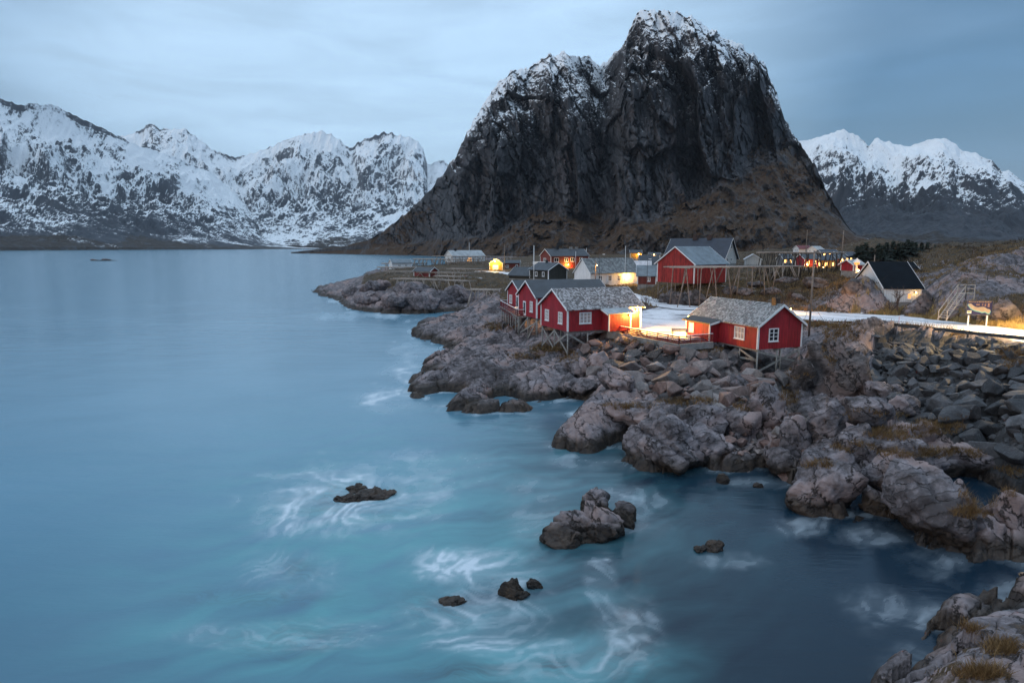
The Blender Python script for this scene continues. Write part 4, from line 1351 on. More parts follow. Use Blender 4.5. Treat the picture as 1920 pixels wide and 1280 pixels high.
sea_rock('sea_rock', 'tall two-humped grey rock with rusty foot standing in the cove', [(1110, 1022, 165, 62, .75, 5), (1120, 975, 95, 68, .8, 6), (1060, 1026, 90, 40, .8, 9), (1175, 990, 60, 45, 1, 8)], 'rocks awash in the cove')
sea_rock('sea_rock', 'small dark rounded rock breaking the water below white foam', [(962, 1126, 75, 36, .8, 15), (1000, 1105, 40, 16, .8, 16)], 'rocks awash in the cove')
sea_rock('sea_rock', 'barely showing dark rock left of the small rounded rock', [(850, 1135, 75, 9, .5, 17)], 'rocks awash in the cove')
sea_rock('sea_rock', 'low flat dark skerry ringed by swirling foam', [(690, 940, 95, 9, .8, 25), (645, 944, 70, 5, .9, 26), (665, 925, 60, 6, .9, 27), (718, 932, 50, 8, .9, 28)], 'rocks awash in the cove')
sea_rock('sea_rock', 'tiny pair of rock tips right of the two-humped rock', [(1342, 1036, 42, 20, .9, 35), (1316, 1035, 36, 12, .9, 36)], 'rocks awash in the cove')
sea_rock('sea_rock', 'small brown rock just off the weedy boulder shore', [(1357, 908, 28, 20, .9, 45)], 'rocks awash in the cove')
sea_rock('sea_rock', 'low dark islet far out on the fjord', [(190, 489, 62, 4, .35, 55)])
sea_rock('sea_rock', 'flat stone awash nearest the cobbled cove', [(1425, 915, 30, 8, .9, 47)], 'rocks awash in the cove')

# ---------------------------------------------------------------- dry grass
def grass():
    r = np.random.RandomState(5)
    me = SHORE.data
    n = len(me.vertices)
    co = np.empty(n * 3, np.float32); me.vertices.foreach_get('co', co); co = co.reshape(-1, 3)
    g = np.empty(n, np.float32); me.attributes['grass'].data.foreach_get('value', g)
    gn = g + 0.35 * fbm2(co[:, 0] / 0.9, co[:, 1] / 0.9, 3)
    d = np.full(n, 1e9)
    for pts in ROADS.values(): d = np.minimum(d, seg_dist(co[:, 0], co[:, 1], pts)[0])
    d = np.minimum(d, poly_dist(co[:, 0], co[:, 1], YARD))
    ok = np.where((gn > 0.5) & (co[:, 1] < 190) & (co[:, 2] > 1.1) & (d > 0.25))[0]
    w = np.minimum(co[ok, 1] / 60.0, 2.0) ** 2
    pick = r.choice(ok, 21000, p=w / w.sum())
    P = co[pick] + r.randn(len(pick), 3) * np.array([.12, .12, 0])
    P[:, 2] -= 0.05
    bl = 5
    base = np.repeat(P, bl, 0) + r.randn(len(P) * bl, 3) * np.array([.14, .14, 0.0])
    ang = r.rand(len(base)) * 6.283
    far = np.clip(base[:, 1] / 70.0, 0.5, 2.0)
    near_road = np.repeat((d[pick] < 3.0), bl)
    h = r.uniform(.18, .50, len(base)) * (1 + 0.6 * near_road)
    wd = 0.022 * far
    side = np.stack([np.cos(ang) * wd, np.sin(ang) * wd, 0 * ang], 1)
    lean = np.stack([r.randn(len(base)) * .35 * h, r.randn(len(base)) * .35 * h, h], 1)
    V = np.stack([base - side, base + side, base + lean], 1).reshape(-1, 3)
    F = np.arange(len(V)).reshape(-1, 3)
    m, nt, bs = new_mat('dry_grass')
    ri = nd(nt, 'ShaderNodeNewGeometry').outputs['Random Per Island']
    c = mixc(nt, ri, (0.09, 0.052, 0.018), (0.32, 0.21, 0.085))
    nt.links.new(c, bs.inputs['Base Color'])
    bs.inputs['Roughness'].default_value = 0.8
    o = mobj('grass', np_mesh('grass', V, F, False), m)
    tag(o, 'dry brown winter grass on the rocks and road verges', 'grass', kind='stuff')


grass()


# ---------------------------------------------------------------- low dark scrub over the back land
def verge_grass():
    r = np.random.RandomState(15)
    n = 2600
    t = r.rand(n); px = 1480 + t * 560
    side = r.rand(n) < .8
    rd = ROADS['main_road']
    pts = []
    for i in range(n):
        k = r.randint(0, 5); f = r.rand()
        a, c = np.array(rd[k]), np.array(rd[k + 1])
        q = a + (c - a) * f; d = (c - a)[:2]; d /= np.linalg.norm(d); nn = np.array([-d[1], d[0]])
        if (nn[0] if k < 4 else nn[1]) < 0: nn = -nn
        off = (q[3] + abs(r.randn()) * 1.1 + .25) * 1
        pts.append((q[0] + nn[0] * off, q[1] + nn[1] * off))
    P = np.array(pts); z = ground(P[:, 0], P[:, 1]); P = np.column_stack([P, z - .05])
    ok = fbm2(P[:, 0] / 2.5, P[:, 1] / 2.5, 2) > -.15
    P = P[ok]
    bl = 10
    base = np.repeat(P, bl, 0) + r.randn(len(P) * bl, 3) * np.array([.16, .16, 0.0])
    ang = r.rand(len(base)) * 6.283
    h = r.uniform(.25, .85, len(base))
    sd_ = np.stack([np.cos(ang) * .022, np.sin(ang) * .022, 0 * ang], 1)
    lean = np.stack([r.randn(len(base)) * .22 * h, r.randn(len(base)) * .22 * h, h], 1)
    V = np.stack([base - sd_, base + sd_, base + lean], 1).reshape(-1, 3)
    m, nt, bs = new_mat('lit_straw_grass')
    ri = nd(nt, 'ShaderNodeNewGeometry').outputs['Random Per Island']
    nt.links.new(mixc(nt, ri, (0.24, 0.15, 0.05), (0.52, 0.38, 0.16)), bs.inputs['Base Color'])  # straw colour raised to stand in for lamplight on the verge
    bs.inputs['Roughness'].default_value = 0.8
    o = mobj('roadside_grass', np_mesh('roadside_grass', V, np.arange(len(V)).reshape(-1, 3), False), m)
    tag(o, 'tall straw grass along the edge of the road, lamplight put into its colour', 'grass', kind='stuff')


verge_grass()


def scrub():
    r = np.random.RandomState(9)
    n = 5200
    px = r.uniform(1090, 1990, n * 4); D = np.exp(r.uniform(math.log(92), math.log(420), n * 4))
    x = (px - 960) / F_PX / CP * D
    k = fbm2(x / 14 + 5, D / 14, 3) + 0.15 * r.randn(n * 4) + 0.5 * np.exp(-((px - 1620) / 50) ** 2 - ((D - 103) / 9) ** 2)
    d = np.minimum(seg_dist(x, D, ROADS['main_road'])[0], poly_dist(x, D, YARD))
    dome = (px > 1720) & (D < 125)
    ok = np.where((k > 0.12) & (d > 1.5) & ~dome)[0][:n]
    x, y = x[ok], D[ok]
    z = ground(x, y)
    P = np.stack([x, y, z], 1)[z > 3.5]
    bl = 9
    base = np.repeat(P, bl, 0) + r.randn(len(P) * bl, 3) * np.array([.35, .35, 0.0]); base[:, 2] -= .1
    ang = r.rand(len(base)) * 6.283
    sc = np.clip(base[:, 1] / 110.0, .9, 3.0)
    h = r.uniform(.35, 1.15, len(base)) * np.repeat(r.uniform(.6, 1.3, len(P)), bl)
    wd = 0.035 * sc
    side = np.stack([np.cos(ang) * wd, np.sin(ang) * wd, 0 * ang], 1)
    lean = np.stack([r.randn(len(base)) * .4 * h, r.randn(len(base)) * .4 * h, h], 1)
    V = np.stack([base - side, base + side, base + lean], 1).reshape(-1, 3)
    m, nt, bs = new_mat('winter_scrub')
    ri = nd(nt, 'ShaderNodeNewGeometry').outputs['Random Per Island']
    nt.links.new(mixc(nt, ri, (0.022, 0.015, 0.010), (0.085, 0.055, 0.032)), bs.inputs['Base Color'])
    bs.inputs['Roughness'].default_value = 0.9
    o = mobj('scrub', np_mesh('scrub', V, np.arange(len(V)).reshape(-1, 3), False), m)
    tag(o, 'low dark leafless scrub over the land behind the village', 'scrub', kind='stuff')


scrub()


# ---------------------------------------------------------------- tussocks rooted in the cracks of the rocks
def tussocks():
    r = random.Random(77)
    spots = [(1640, 778, 60, 12), (1690, 812, 70, 14), (1760, 800, 50, 16), (1600, 838, 40, 10), (1700, 846, 60, 12), (1850, 925, 50, 26), (1885, 895, 40, 20), (1790, 850, 60, 10), (1030, 652, 34, 12), (1062, 668, 24, 14), (985, 668, 34, 6),
             (935, 612, 30, 8), (1565, 606, 60, 8), (1585, 625, 40, 16), (1555, 660, 14, 30), (1500, 700, 26, 12), (1290, 752, 60, 8), (1180, 762, 50, 6), (1480, 740, 20, 24), (1895, 670, 30, 20), (1880, 1215, 34, 14), (1840, 1262, 44, 10), (1815, 1180, 24, 6),
             (1230, 640, 90, 5), (1330, 655, 30, 5), (1530, 870, 30, 8), (1400, 760, 30, 10), (1820, 960, 40, 10)]
    bpy.context.view_layer.update()
    dg = bpy.context.evaluated_depsgraph_get()
    o_ = Vector((0, 0, CAM_H))
    vs, fs = [], []
    for cx, cy, rx, ry in spots:
        for _ in range(int(40 + rx * ry * .35)):
            a = r.uniform(0, 6.283); q = r.random() ** .6
            px, py = cx + math.cos(a) * rx * q, cy + math.sin(a) * ry * q
            sx, sz = ray(px, py)
            okk, loc, nrm, _i, ob, _m = S.ray_cast(dg, o_, Vector((sx, 1, sz)).normalized())
            if not okk or loc.z < 1.0 or loc.y > 120 or nrm.z < .25: continue
            k = max(.6, loc.y / 55.0)
            for _b in range(7):
                t = r.uniform(0, 6.283); h = r.uniform(.16, .42); w = .017 * k
                b0 = loc + Vector((r.gauss(0, .1), r.gauss(0, .1), -.04))
                sd_ = Vector((math.cos(t) * w, math.sin(t) * w, 0)); ln = Vector((r.gauss(0, .55) * h, r.gauss(0, .55) * h - .2 * h, h))
                i = len(vs); vs += [b0 - sd_, b0 + sd_, b0 + ln]; fs.append((i, i + 1, i + 2))
    m, nt, bs = new_mat('tussock_grass')
    ri = nd(nt, 'ShaderNodeNewGeometry').outputs['Random Per Island']
    nt.links.new(mixc(nt, ri, (0.10, 0.052, 0.018), (0.30, 0.18, 0.07)), bs.inputs['Base Color'])
    bs.inputs['Roughness'].default_value = 0.85
    o = mobj('tussock_grass', np_mesh('tussock_grass', np.array([tuple(v) for v in vs]), np.array(fs), False), m)
    tag(o, 'rust-brown grass tussocks growing between the shore rocks', 'grass', kind='stuff')


tussocks()
# ================================================================== BUILDINGS
def board_mat(name, col, spacing=0.21, rough=0.6, worn=0.25, horizontal=False):
    """upright timber cladding: board joints, slight tone change from board to board"""
    m, nt, bs = new_mat(name)
    p = obj_co(nt)
    sx = nd(nt, 'ShaderNodeSeparateXYZ', {'Vector': p})
    u = sx.outputs[2] if horizontal else mth(nt, 'ADD', sx.outputs[0], sx.outputs[1])
    t = mth(nt, 'DIVIDE', mth(nt, 'ADD', u, 100.0), spacing)
    fr = mth(nt, 'FRACT', t)
    gap = maprange(nt, mth(nt, 'ABSOLUTE', mth(nt, 'SUBTRACT', fr, 0.5)), 0.36, 0.46, 0.0, 1.0)
    bid = nd(nt, 'ShaderNodeTexWhiteNoise', {'W': mth(nt, 'FLOOR', t)}, noise_dimensions='1D').outputs['Value']
    n = noise(nt, scaled(nt, p, (4, 4, 0.7)), 1.5, 5, 0.6)
    f = mth(nt, 'MULTIPLY', maprange(nt, bid, 0, 1, 1 - worn * .5, 1 + worn * .5), maprange(nt, n, 0.3, 0.7, 1 - worn, 1 + worn))
    c = mixc(nt, 1.0, col, nd(nt, 'ShaderNodeCombineColor', {0: f, 1: f, 2: f}).outputs[0], 'MULTIPLY')
    c = mixc(nt, mth(nt, 'MULTIPLY', gap, 0.35), c, tuple(x * 0.4 for x in col))
    nt.links.new(c, bs.inputs['Base Color'])
    bs.inputs['Roughness'].default_value = rough
    bump(nt, bs, mth(nt, 'SUBTRACT', 1.0, gap), 0.8, 0.035)
    return m


def slate_mat(name, c1, c2, frost, amount, size=0.36):
    """small slates, frost lying on some of them"""
    m, nt, bs = new_mat(name)
    p = obj_co(nt)
    sx = nd(nt, 'ShaderNodeSeparateXYZ', {'Vector': p})
    uv = nd(nt, 'ShaderNodeCombineXYZ', {0: sx.outputs[0], 1: mth(nt, 'MULTIPLY', mth(nt, 'ABSOLUTE', sx.outputs[1]), 1.16), 2: 0.0}).outputs[0]
    br = nd(nt, 'ShaderNodeTexBrick', {'Color1': (*c1, 1), 'Color2': (*c2, 1), 'Mortar': (c1[0] * .4, c1[1] * .4, c1[2] * .4, 1), 'Scale': 1.0, 'Mortar Size': 0.02,
                                       'Brick Width': size, 'Row Height': size * .8, 'Bias': 0.0})
    nt.links.new(uv, br.inputs['Vector'])
    vr = nd(nt, 'ShaderNodeTexVoronoi', {'Scale': 1.0 / size, 'Randomness': 0.7})
    nt.links.new(uv, vr.inputs['Vector'])
    rv = nd(nt, 'ShaderNodeSeparateColor', {'Color': vr.outputs['Color']}).outputs[0]
    n = noise(nt, p, 0.8, 5, 0.6)
    fm = mth(nt, 'MULTIPLY', maprange(nt, mth(nt, 'ADD', rv, mth(nt, 'MULTIPLY', mth(nt, 'SUBTRACT', n, 0.5), 0.45)), 0.30, 0.95), amount)
    c = mixc(nt, fm, br.outputs['Color'], frost)
    nt.links.new(c, bs.inputs['Base Color'])
    bs.inputs['Roughness'].default_value = 0.6
    bump(nt, bs, mth(nt, 'ADD', br.outputs['Fac'], mth(nt, 'MULTIPLY', rv, -0.8)), 0.6, -0.03)
    return m


def ribbed_mat(name, col, spacing=0.3, rough=0.45):
    m, nt, bs = new_mat(name)
    p = obj_co(nt)
    sx = nd(nt, 'ShaderNodeSeparateXYZ', {'Vector': p})
    t = mth(nt, 'FRACT', mth(nt, 'DIVIDE', mth(nt, 'ADD', mth(nt, 'ABSOLUTE', sx.outputs[1]), 50.0), spacing))
    n = noise(nt, p, 0.7, 6, 0.65)
    f = maprange(nt, n, 0.3, 0.7, 0.75, 1.25)
    c = mixc(nt, 1.0, col, nd(nt, 'ShaderNodeCombineColor', {0: f, 1: f, 2: f}).outputs[0], 'MULTIPLY')
    nt.links.new(c, bs.inputs['Base Color'])
    bs.inputs['Roughness'].default_value = rough
    bump(nt, bs, t, 0.7, 0.05)
    return m


M_RED = board_mat('red_boards', (0.34, 0.013, 0.022))
M_RED2 = board_mat('old_red_boards', (0.30, 0.022, 0.018), 0.19, 0.7, 0.45)
M_BROWNRED = board_mat('brown_red_boards', (0.16, 0.028, 0.020), 0.25)
M_DRED = plain('dark_red_paint', (0.17, 0.014, 0.018), 0.55, 0.2)
M_WHITEB = board_mat('white_boards', (0.78, 0.78, 0.78), 0.24, 0.6, 0.08)
M_CREAM = board_mat('cream_boards', (0.62, 0.59, 0.55), 0.24, 0.6, 0.08)
M_BLACKB = board_mat('tarred_boards', (0.028, 0.027, 0.022), 0.24, 0.7, 0.3)
M_OCHRE = board_mat('ochre_boards', (0.55, 0.30, 0.06), 0.24, 0.6, 0.15)
M_GREYB = board_mat('grey_boards', (0.16, 0.16, 0.17), 0.24, 0.7, 0.2)
M_TRIM = plain('white_trim', (0.80, 0.80, 0.80), 0.5, 0.06)
M_SLATE_W = slate_mat('frosted_slate', (0.085, 0.072, 0.072), (0.20, 0.175, 0.17), (0.66, 0.64, 0.65), 0.58, 0.2)
M_SLATE_G = slate_mat('grey_slate', (0.085, 0.095, 0.10), (0.20, 0.21, 0.215), (0.58, 0.61, 0.63), 0.42, 0.2)
M_SLATE_F = slate_mat('plain_slate', (0.09, 0.095, 0.095), (0.17, 0.175, 0.175), (0.40, 0.42, 0.42), 0.4, 0.5)
M_FELT = ribbed_mat('dark_roof_felt', (0.034, 0.042, 0.054), 0.9, 0.55)
M_DARKROOF = ribbed_mat('black_roof', (0.005, 0.008, 0.012), 0.5, 0.85)
M_DARKROOF.node_tree.nodes['Principled BSDF'].inputs['Specular IOR Level'].default_value = 0.1
M_NAVY = ribbed_mat('navy_tiles', (0.018, 0.026, 0.045), 0.42, 0.5)
M_BLUEROOF = ribbed_mat('pale_blue_roof', (0.15, 0.185, 0.21), 0.7, 0.6)
M_GREYROOF = ribbed_mat('grey_sheet_roof', (0.34, 0.36, 0.37), 0.5, 0.5)
M_SNOWROOF = ribbed_mat('snowy_roof', (0.55, 0.52, 0.53), 0.5, 0.6)
M_MAROON = ribbed_mat('maroon_roof', (0.14, 0.025, 0.03), 0.4, 0.6)
M_GLASS, _nt, _bs = new_mat('window_glass')
_bs.inputs['Base Color'].default_value = (0.02, 0.024, 0.03, 1); _bs.inputs['Roughness'].default_value = 0.08; _bs.inputs['Specular IOR Level'].default_value = 0.8
M_CURT = plain('curtained_glass', (0.42, 0.36, 0.34), 0.35, 0.35, 4.0)
M_LIT = emis('lit_window', (1.0, 0.52, 0.13), 6.0)
M_LITDIM = emis('dim_lit_window', (1.0, 0.45, 0.12), 0.9)
M_POST = plain('grey_post_wood', (0.27, 0.265, 0.25), 0.8, 0.3, 4.0)
M_POLE = plain('weathered_pole', (0.24, 0.185, 0.15), 0.85, 0.35, 2.5)
M_RACK = plain('grey_rack_wood', (0.33, 0.28, 0.245), 0.85, 0.35, 2.5)
M_BLACK = plain('black_metal', (0.012, 0.012, 0.014), 0.5, 0.2)
M_STEEL = plain('dull_steel', (0.10, 0.10, 0.105), 0.55, 0.3, 3.0, 0.5)
M_CONC = plain('concrete', (0.26, 0.25, 0.24), 0.85, 0.3, 1.5)
M_BRICK = plain('sooty_brick', (0.05, 0.03, 0.027), 0.8, 0.4, 5)
SODIUM = (1.0, 0.50, 0.085)
M_BULB = emis('sodium_bulb', (1.0, 0.62, 0.2), 30.0)


def face_box(b, hs, face, t0, t1, z0, z1, d0, d1):
    L, Wd = hs['L'], hs['W']
    if face == 'y-': b.box(t0, t1, -Wd / 2 - d1, -Wd / 2 - d0, z0, z1)
    elif face == 'y+': b.box(t0, t1, Wd / 2 + d0, Wd / 2 + d1, z0, z1)
    elif face == 'x-': b.box(-L / 2 - d1, -L / 2 - d0, t0, t1, z0, z1)
    else: b.box(L / 2 + d0, L / 2 + d1, t0, t1, z0, z1)


def face_pt(hs, face, t, z, d):
    L, Wd = hs['L'], hs['W']
    return {'y-': (t, -Wd / 2 - d, z), 'y+': (t, Wd / 2 + d, z), 'x-': (-L / 2 - d, t, z), 'x+': (L / 2 + d, t, z)}[face]


def window(hs, face, t, z, w, h, cols=2, rows=2, glass=None, fine=False, parent=None, off=0.0, trim=None, fw=None):
    """white casing with glazing bars; every pane is its own piece on the near cabins"""
    root = parent or hs['root']
    trim = trim or M_TRIM; glass = glass or M_GLASS
    fw = fw or (0.11 if fine else 0.13)
    b = MB()
    face_box(b, hs, face, t - w / 2, t - w / 2 + fw, z, z + h, off, off + .07)
    face_box(b, hs, face, t + w / 2 - fw, t + w / 2, z, z + h, off, off + .07)
    face_box(b, hs, face, t - w / 2 + fw, t + w / 2 - fw, z + h - fw, z + h, off, off + .068)
    face_box(b, hs, face, t - w / 2 + fw, t + w / 2 - fw, z, z + fw, off, off + .068)
    face_box(b, hs, face, t - w / 2 - .05, t + w / 2 + .05, z - .06, z - .002, off, off + .13)
    iw, ih = w - 2 * fw, h - 2 * fw
    mb = 0.05 if fine else 0.06
    for i in range(1, cols):
        c = t - iw / 2 + iw * i / cols
        face_box(b, hs, face, c - mb, c + mb, z + fw, z + h - fw, off, off + .05)
    for j in range(1, rows):
        c = z + fw + ih * j / rows
        for i in range(cols):
            a0 = t - iw / 2 + iw * i / cols + (mb if i else 0); a1 = t - iw / 2 + iw * (i + 1) / cols - (mb if i < cols - 1 else 0)
            face_box(b, hs, face, a0, a1, c - .028, c + .028, off, off + .045)
    wn_ = b.build('window', trim, root)
    if fine:
        for i in range(cols):
            for j in range(rows):
                a0 = t - iw / 2 + iw * i / cols + (mb if i else 0); a1 = t - iw / 2 + iw * (i + 1) / cols - (mb if i < cols - 1 else 0)
                c0 = z + fw + ih * j / rows; c1 = c0 + ih / rows
                q = MB(); face_box(q, hs, face, a0, a1, c0 + (.028 if j else 0), c1 - (.028 if j < rows - 1 else 0), off + .002, off + .02)
                q.build('pane', glass, wn_)
    else:
        q = MB(); face_box(q, hs, face, t - iw / 2, t + iw / 2, z + fw, z + h - fw, off + .002, off + .02)
        q.build('pane', glass, wn_)
    return wn_


def door(hs, face, t, w=0.95, h=2.05, mat=None, z=0.0, off=0.0, glazed=False):
    b = MB()
    face_box(b, hs, face, t - w / 2, t + w / 2, z + .02, z + h, off, off + .05)
    d = b.build('door', mat or M_TRIM, hs['root'])
    q = MB(); face_box(q, hs, face, t + w * .3, t + w * .38, z + 1.0, z + 1.08, off + .05, off + .11); q.build('handle', M_BLACK, d)
    if glazed:
        q = MB(); face_box(q, hs, face, t - w * .32, t + w * .32, z + .35, z + h - .2, off + .051, off + .056); q.build('pane', M_GLASS, d)
    return d


def gable_house(name, label, cat, loc, rz, L, Wd, h, rise, wall, roof, trim=None, over=0.35, gov=0.3, group=None, corners=True, found=1.2, fmat=None, barge=0.2, thick=0.12):
    """ridge along local x; floor at z = 0"""
    trim = trim or M_TRIM
    root = empty(name, loc, rz)
    tag(root, label, cat, group)
    hs = {'root': root, 'L': L, 'W': Wd, 'h': h, 'rise': rise}
    b = MB(); b.prism([(-Wd / 2, 0), (Wd / 2, 0), (Wd / 2, h), (0, h + rise), (-Wd / 2, h)], 'x', -L / 2, L / 2)
    b.build('wall', wall, root)
    if found > 0:
        b = MB(); b.box(-L / 2 + .06, L / 2 - .06, -Wd / 2 + .06, Wd / 2 - .06, -found, -.004); b.build('foundation', fmat or M_CONC, root)
    k = rise / (Wd / 2)
    ye = Wd / 2 + over; ze = h - k * over
    xo = L / 2 + gov
    lift = 0.03
    b = MB()
    b.prism([(-ye, ze + lift), (0, h + rise + lift), (ye, ze + lift), (ye, ze + lift + thick), (0, h + rise + lift + thick * 1.15), (-ye, ze + lift + thick)], 'x', -xo, xo)
    b.build('roof', roof, root)
    for sx in (-1, 1):
        for sy in (-1, 1):
            x0 = sx * (xo + .002); x1 = sx * (xo + .045)
            b = MB()
            p0 = (sy * ye, ze + thick + .05); p1 = (0, h + rise + thick + .07)
            b.prism([p0, p1, (p1[0], p1[1] - barge), (p0[0], p0[1] - barge)], 'x', x0, x1)
            b.build('bargeboard', trim, root)
    if corners:
        cw = 0.14
        for sx in (-1, 1):
            for sy in (-1, 1):
                b = MB()
                x = sx * L / 2; y = sy * Wd / 2
                b.box(min(x - sx * cw, x + sx * .035), max(x - sx * cw, x + sx * .035), min(y, y + sy * .035), max(y, y + sy * .035), 0.01, h - .02)
                b.box(min(x, x + sx * .035), max(x, x + sx * .035), min(y - sy * cw, y), max(y - sy * cw, y), 0.01, h - .02)
                b.build('corner_board', trim, root)
    return hs


def chimney(hs, x, w=0.55, hgt=0.9, mat=None, y=0.0, cap=True):
    z0 = hs['h'] + hs['rise'] - 0.4
    b = MB(); b.box(x - w / 2, x + w / 2, y - w / 2, y + w / 2, z0, z0 + .4 + hgt)
    c = b.build('chimney', mat or M_BLACK, hs['root'])
    if cap:
        q = MB(); q.tube((x, y, z0 + .4 + hgt), (x, y, z0 + .75 + hgt), w * .18, w * .16, 8); q.build('flue', M_BLACK, c)
    return c


def to_world(root, p):
    return root.matrix_basis @ Vector(p)


def lamp(name, label, loc, power, direction=(0, -1, 0), color=SODIUM, size=0.09, group='outdoor wall lamps', parent=None, mat=None):
    """a lit wall lamp: backplate, arm, glowing globe and its light"""
    root = empty(name, loc)
    tag(root, label, 'lamp', group)
    d = Vector(direction).normalized()
    b = MB(); b.bar(-d * 0.28, -d * 0.24, .16, .22); b.build('backplate', M_BLACK, root)
    b = MB(); b.bar(-d * 0.26 + Vector((0, 0, .05)), Vector((0, 0, .1)), .03); b.build('arm', M_BLACK, root)
    V, F = _ICO3
    me = np_mesh('globe', V * size, F, True)
    g = mobj('globe', me, mat or M_BULB, root)
    g.visible_shadow = True
    ld = bpy.data.lights.new('lamp_light', 'POINT')
    ld.energy = power; ld.color = color; ld.shadow_soft_size = size * 1.3
    lo = bpy.data.objects.new('lamp_light', ld); C.objects.link(lo)
    lo.parent = root
    lo.location = d * (size * 2.6) - Vector((0, 0, size * 1.2))
    return root


_ICO3 = ico(2)


def frame3(A, B, Cc):
    """near corner A, far end of its gable B, far end of its long wall Cc -> centre, rotation, L, W, s"""
    ex = (Cc - A); ex.z = 0; L = ex.length; ex.normalize()
    yl = Vector((-ex.y, ex.x, 0))
    d = (B - A).dot(yl); s = 1 if d > 0 else -1
    Wd = abs(d)
    cen = A + ex * L / 2 + yl * s * Wd / 2
    return cen, math.atan2(ex.y, ex.x), L, Wd, s


def stilts(hs, pts, braces, top=-0.22, r=0.085, mat=None):
    """posts from the floor beam down to the rock; braces between pairs of them"""
    root = hs['root']
    Mw = root.matrix_basis; Mi = Mw.inverted()
    feet = []
    for (x, y) in pts:
        w = Mw @ Vector((x, y, 0))
        zf = gz(w.x, w.y) - .3
        f = Mi @ Vector((w.x, w.y, zf))
        feet.append((Vector((x, y, top)), f))
        b = MB(); b.tube((x, y, top), f, r, r * 1.05, 8); b.build('post', mat or M_POST, root, True)
    for i, j, fi, fj in braces:
        a = feet[i][0].lerp(feet[i][1], fi); c = feet[j][0].lerp(feet[j][1], fj)
        b = MB(); b.bar(a, c, .06, .2); b.build('brace', mat or M_POST, root)
    return feet


def floor_beams(hs, ys):
    for y in ys:
        b = MB(); b.box(-hs['L'] / 2 + .1, hs['L'] / 2 - .1, y - .08, y + .08, -.22, -.004); b.build('floor_beam', M_POST, hs['root'])


# ---------------------------------------------------------------- cabin with the frosted slate roof (left of the yard)
cen, rz, L, Wd, s = frame3(at_z(1064, 622, 5.4), at_z(1029, 608.4, 5.4), at_z(1201, 614, 5.4))
c1 = gable_house('fishing_cabin', 'red fishing cabin with frosted slate roof and lit porch left of the yard', 'cabin', cen, rz, L, Wd, 2.6, 1.95, M_RED, M_SLATE_W, group='red stilt cabins', found=0)
window(c1, 'x-', 1.75, .75, 1.05, 1.35, 2, 3, M_CURT, True)
window(c1, 'x-', -1.75, .75, 1.05, 1.35, 2, 3, M_CURT, True)
window(c1, 'y-', -2.65, .85, 1.55, 1.3, 3, 3, M_CURT, True)
# porch
b = MB(); b.prism([(-Wd / 2 - 1.5, 0), (-Wd / 2 - .002, 0), (-Wd / 2 - .002, 2.45), (-Wd / 2 - 1.5, 2.0)], 'x', -.35, 2.55); b.build('porch', M_RED, c1['root'])
b = MB(); b.prism([(-Wd / 2 - 1.85, 1.97), (-Wd / 2 + .0, 2.53), (-Wd / 2 + .0, 2.63), (-Wd / 2 - 1.85, 2.07)], 'x', -.75, 2.95); b.build('porch_roof', M_GREYROOF, c1['root'])
b = MB(); b.prism([(-Wd / 2 - 1.88, 1.86), (-Wd / 2 - .05, 2.42), (-Wd / 2 - .05, 2.56), (-Wd / 2 - 1.88, 2.02)], 'x', -.80, -.752); b.build('bargeboard', M_TRIM, c1['root'])
for x in (-.37, 2.5):
    b = MB(); b.box(x - .06, x + .08, -Wd / 2 - 1.54, -Wd / 2 - 1.4, 0, 1.95); b.build('corner_board', M_TRIM, c1['root'])
b = MB(); b.box(.2, 1.4, -Wd / 2 - 1.4, -Wd / 2 - .2, -.9, -.004); b.build('foundation', M_CONC, c1['root'])
floor_beams(c1, (-Wd / 2 + .3, 0, Wd / 2 - .3))
xl, yb = -L / 2 + .12, Wd / 2 - .15
stilts(c1, [(xl, -yb), (xl, yb), (xl, 0), (xl + 2.6, -yb), (xl + 2.6, yb), (xl + .9, 0), (xl + 5.4, -yb + .3), (xl + 5.4, yb)],
       [(0, 2, 0, .62), (2, 0, 0, .75), (1, 2, 0, .9), (0, 3, 0, .6), (2, 1, 0, .8)])
p = to_world(c1['root'], face_pt(c1, 'y-', 4.15, 2.15, .32))
lamp('wall_lamp', 'assumed lit lamp on the wall right of the porch of the frosted cabin', p, 3600, c1['root'].matrix_basis.to_3x3() @ Vector((0, -1, 0)))  # lamp assumed from the glow on this end of the wall

p = to_world(c1['root'], (2.2, -Wd / 2 - 1.5 - .42, 1.75))
lamp('wall_lamp', 'assumed lamp on the front of the porch of the frosted cabin', p, 1000, c1['root'].matrix_basis.to_3x3() @ Vector((0, -1, 0)))  # second lamp, assumed, added to light the porch front

# ---------------------------------------------------------------- cabin right of the yard
cen, rz, L, Wd, s = frame3(at_z(1420, 655.6, 4.7), at_z(1494.7, 648.3, 4.7), at_z(1296, 629.8, 4.7))
c4 = gable_house('fishing_cabin', 'red fishing cabin with grey slate roof and black chimney right of the yard', 'cabin', cen, rz, L, Wd, 2.45, 1.9, M_RED, M_SLATE_G, group='red stilt cabins', found=0, barge=.26)
window(c4, 'y+', -2.7, .75, 1.55, 1.3, 3, 2, M_CURT, True)
window(c4, 'x-', .9, .75, 1.25, 1.35, 2, 3, M_GLASS, True)
chimney(c4, -L / 2 + .9, .55, .75)
b = MB(); b.prism([(Wd / 2 + .002, 0), (Wd / 2 + 1.25, 0), (Wd / 2 + 1.25, 2.0), (Wd / 2 + .002, 2.3)], 'x', .55, 4.7); b.build('porch', M_RED, c4['root'])
b = MB(); b.prism([(Wd / 2 - .1, 2.40), (Wd / 2 + 1.6, 1.98), (Wd / 2 + 1.6, 2.10), (Wd / 2 - .1, 2.56)], 'x', .15, 5.1); b.build('porch_roof', M_BLACK, c4['root'])
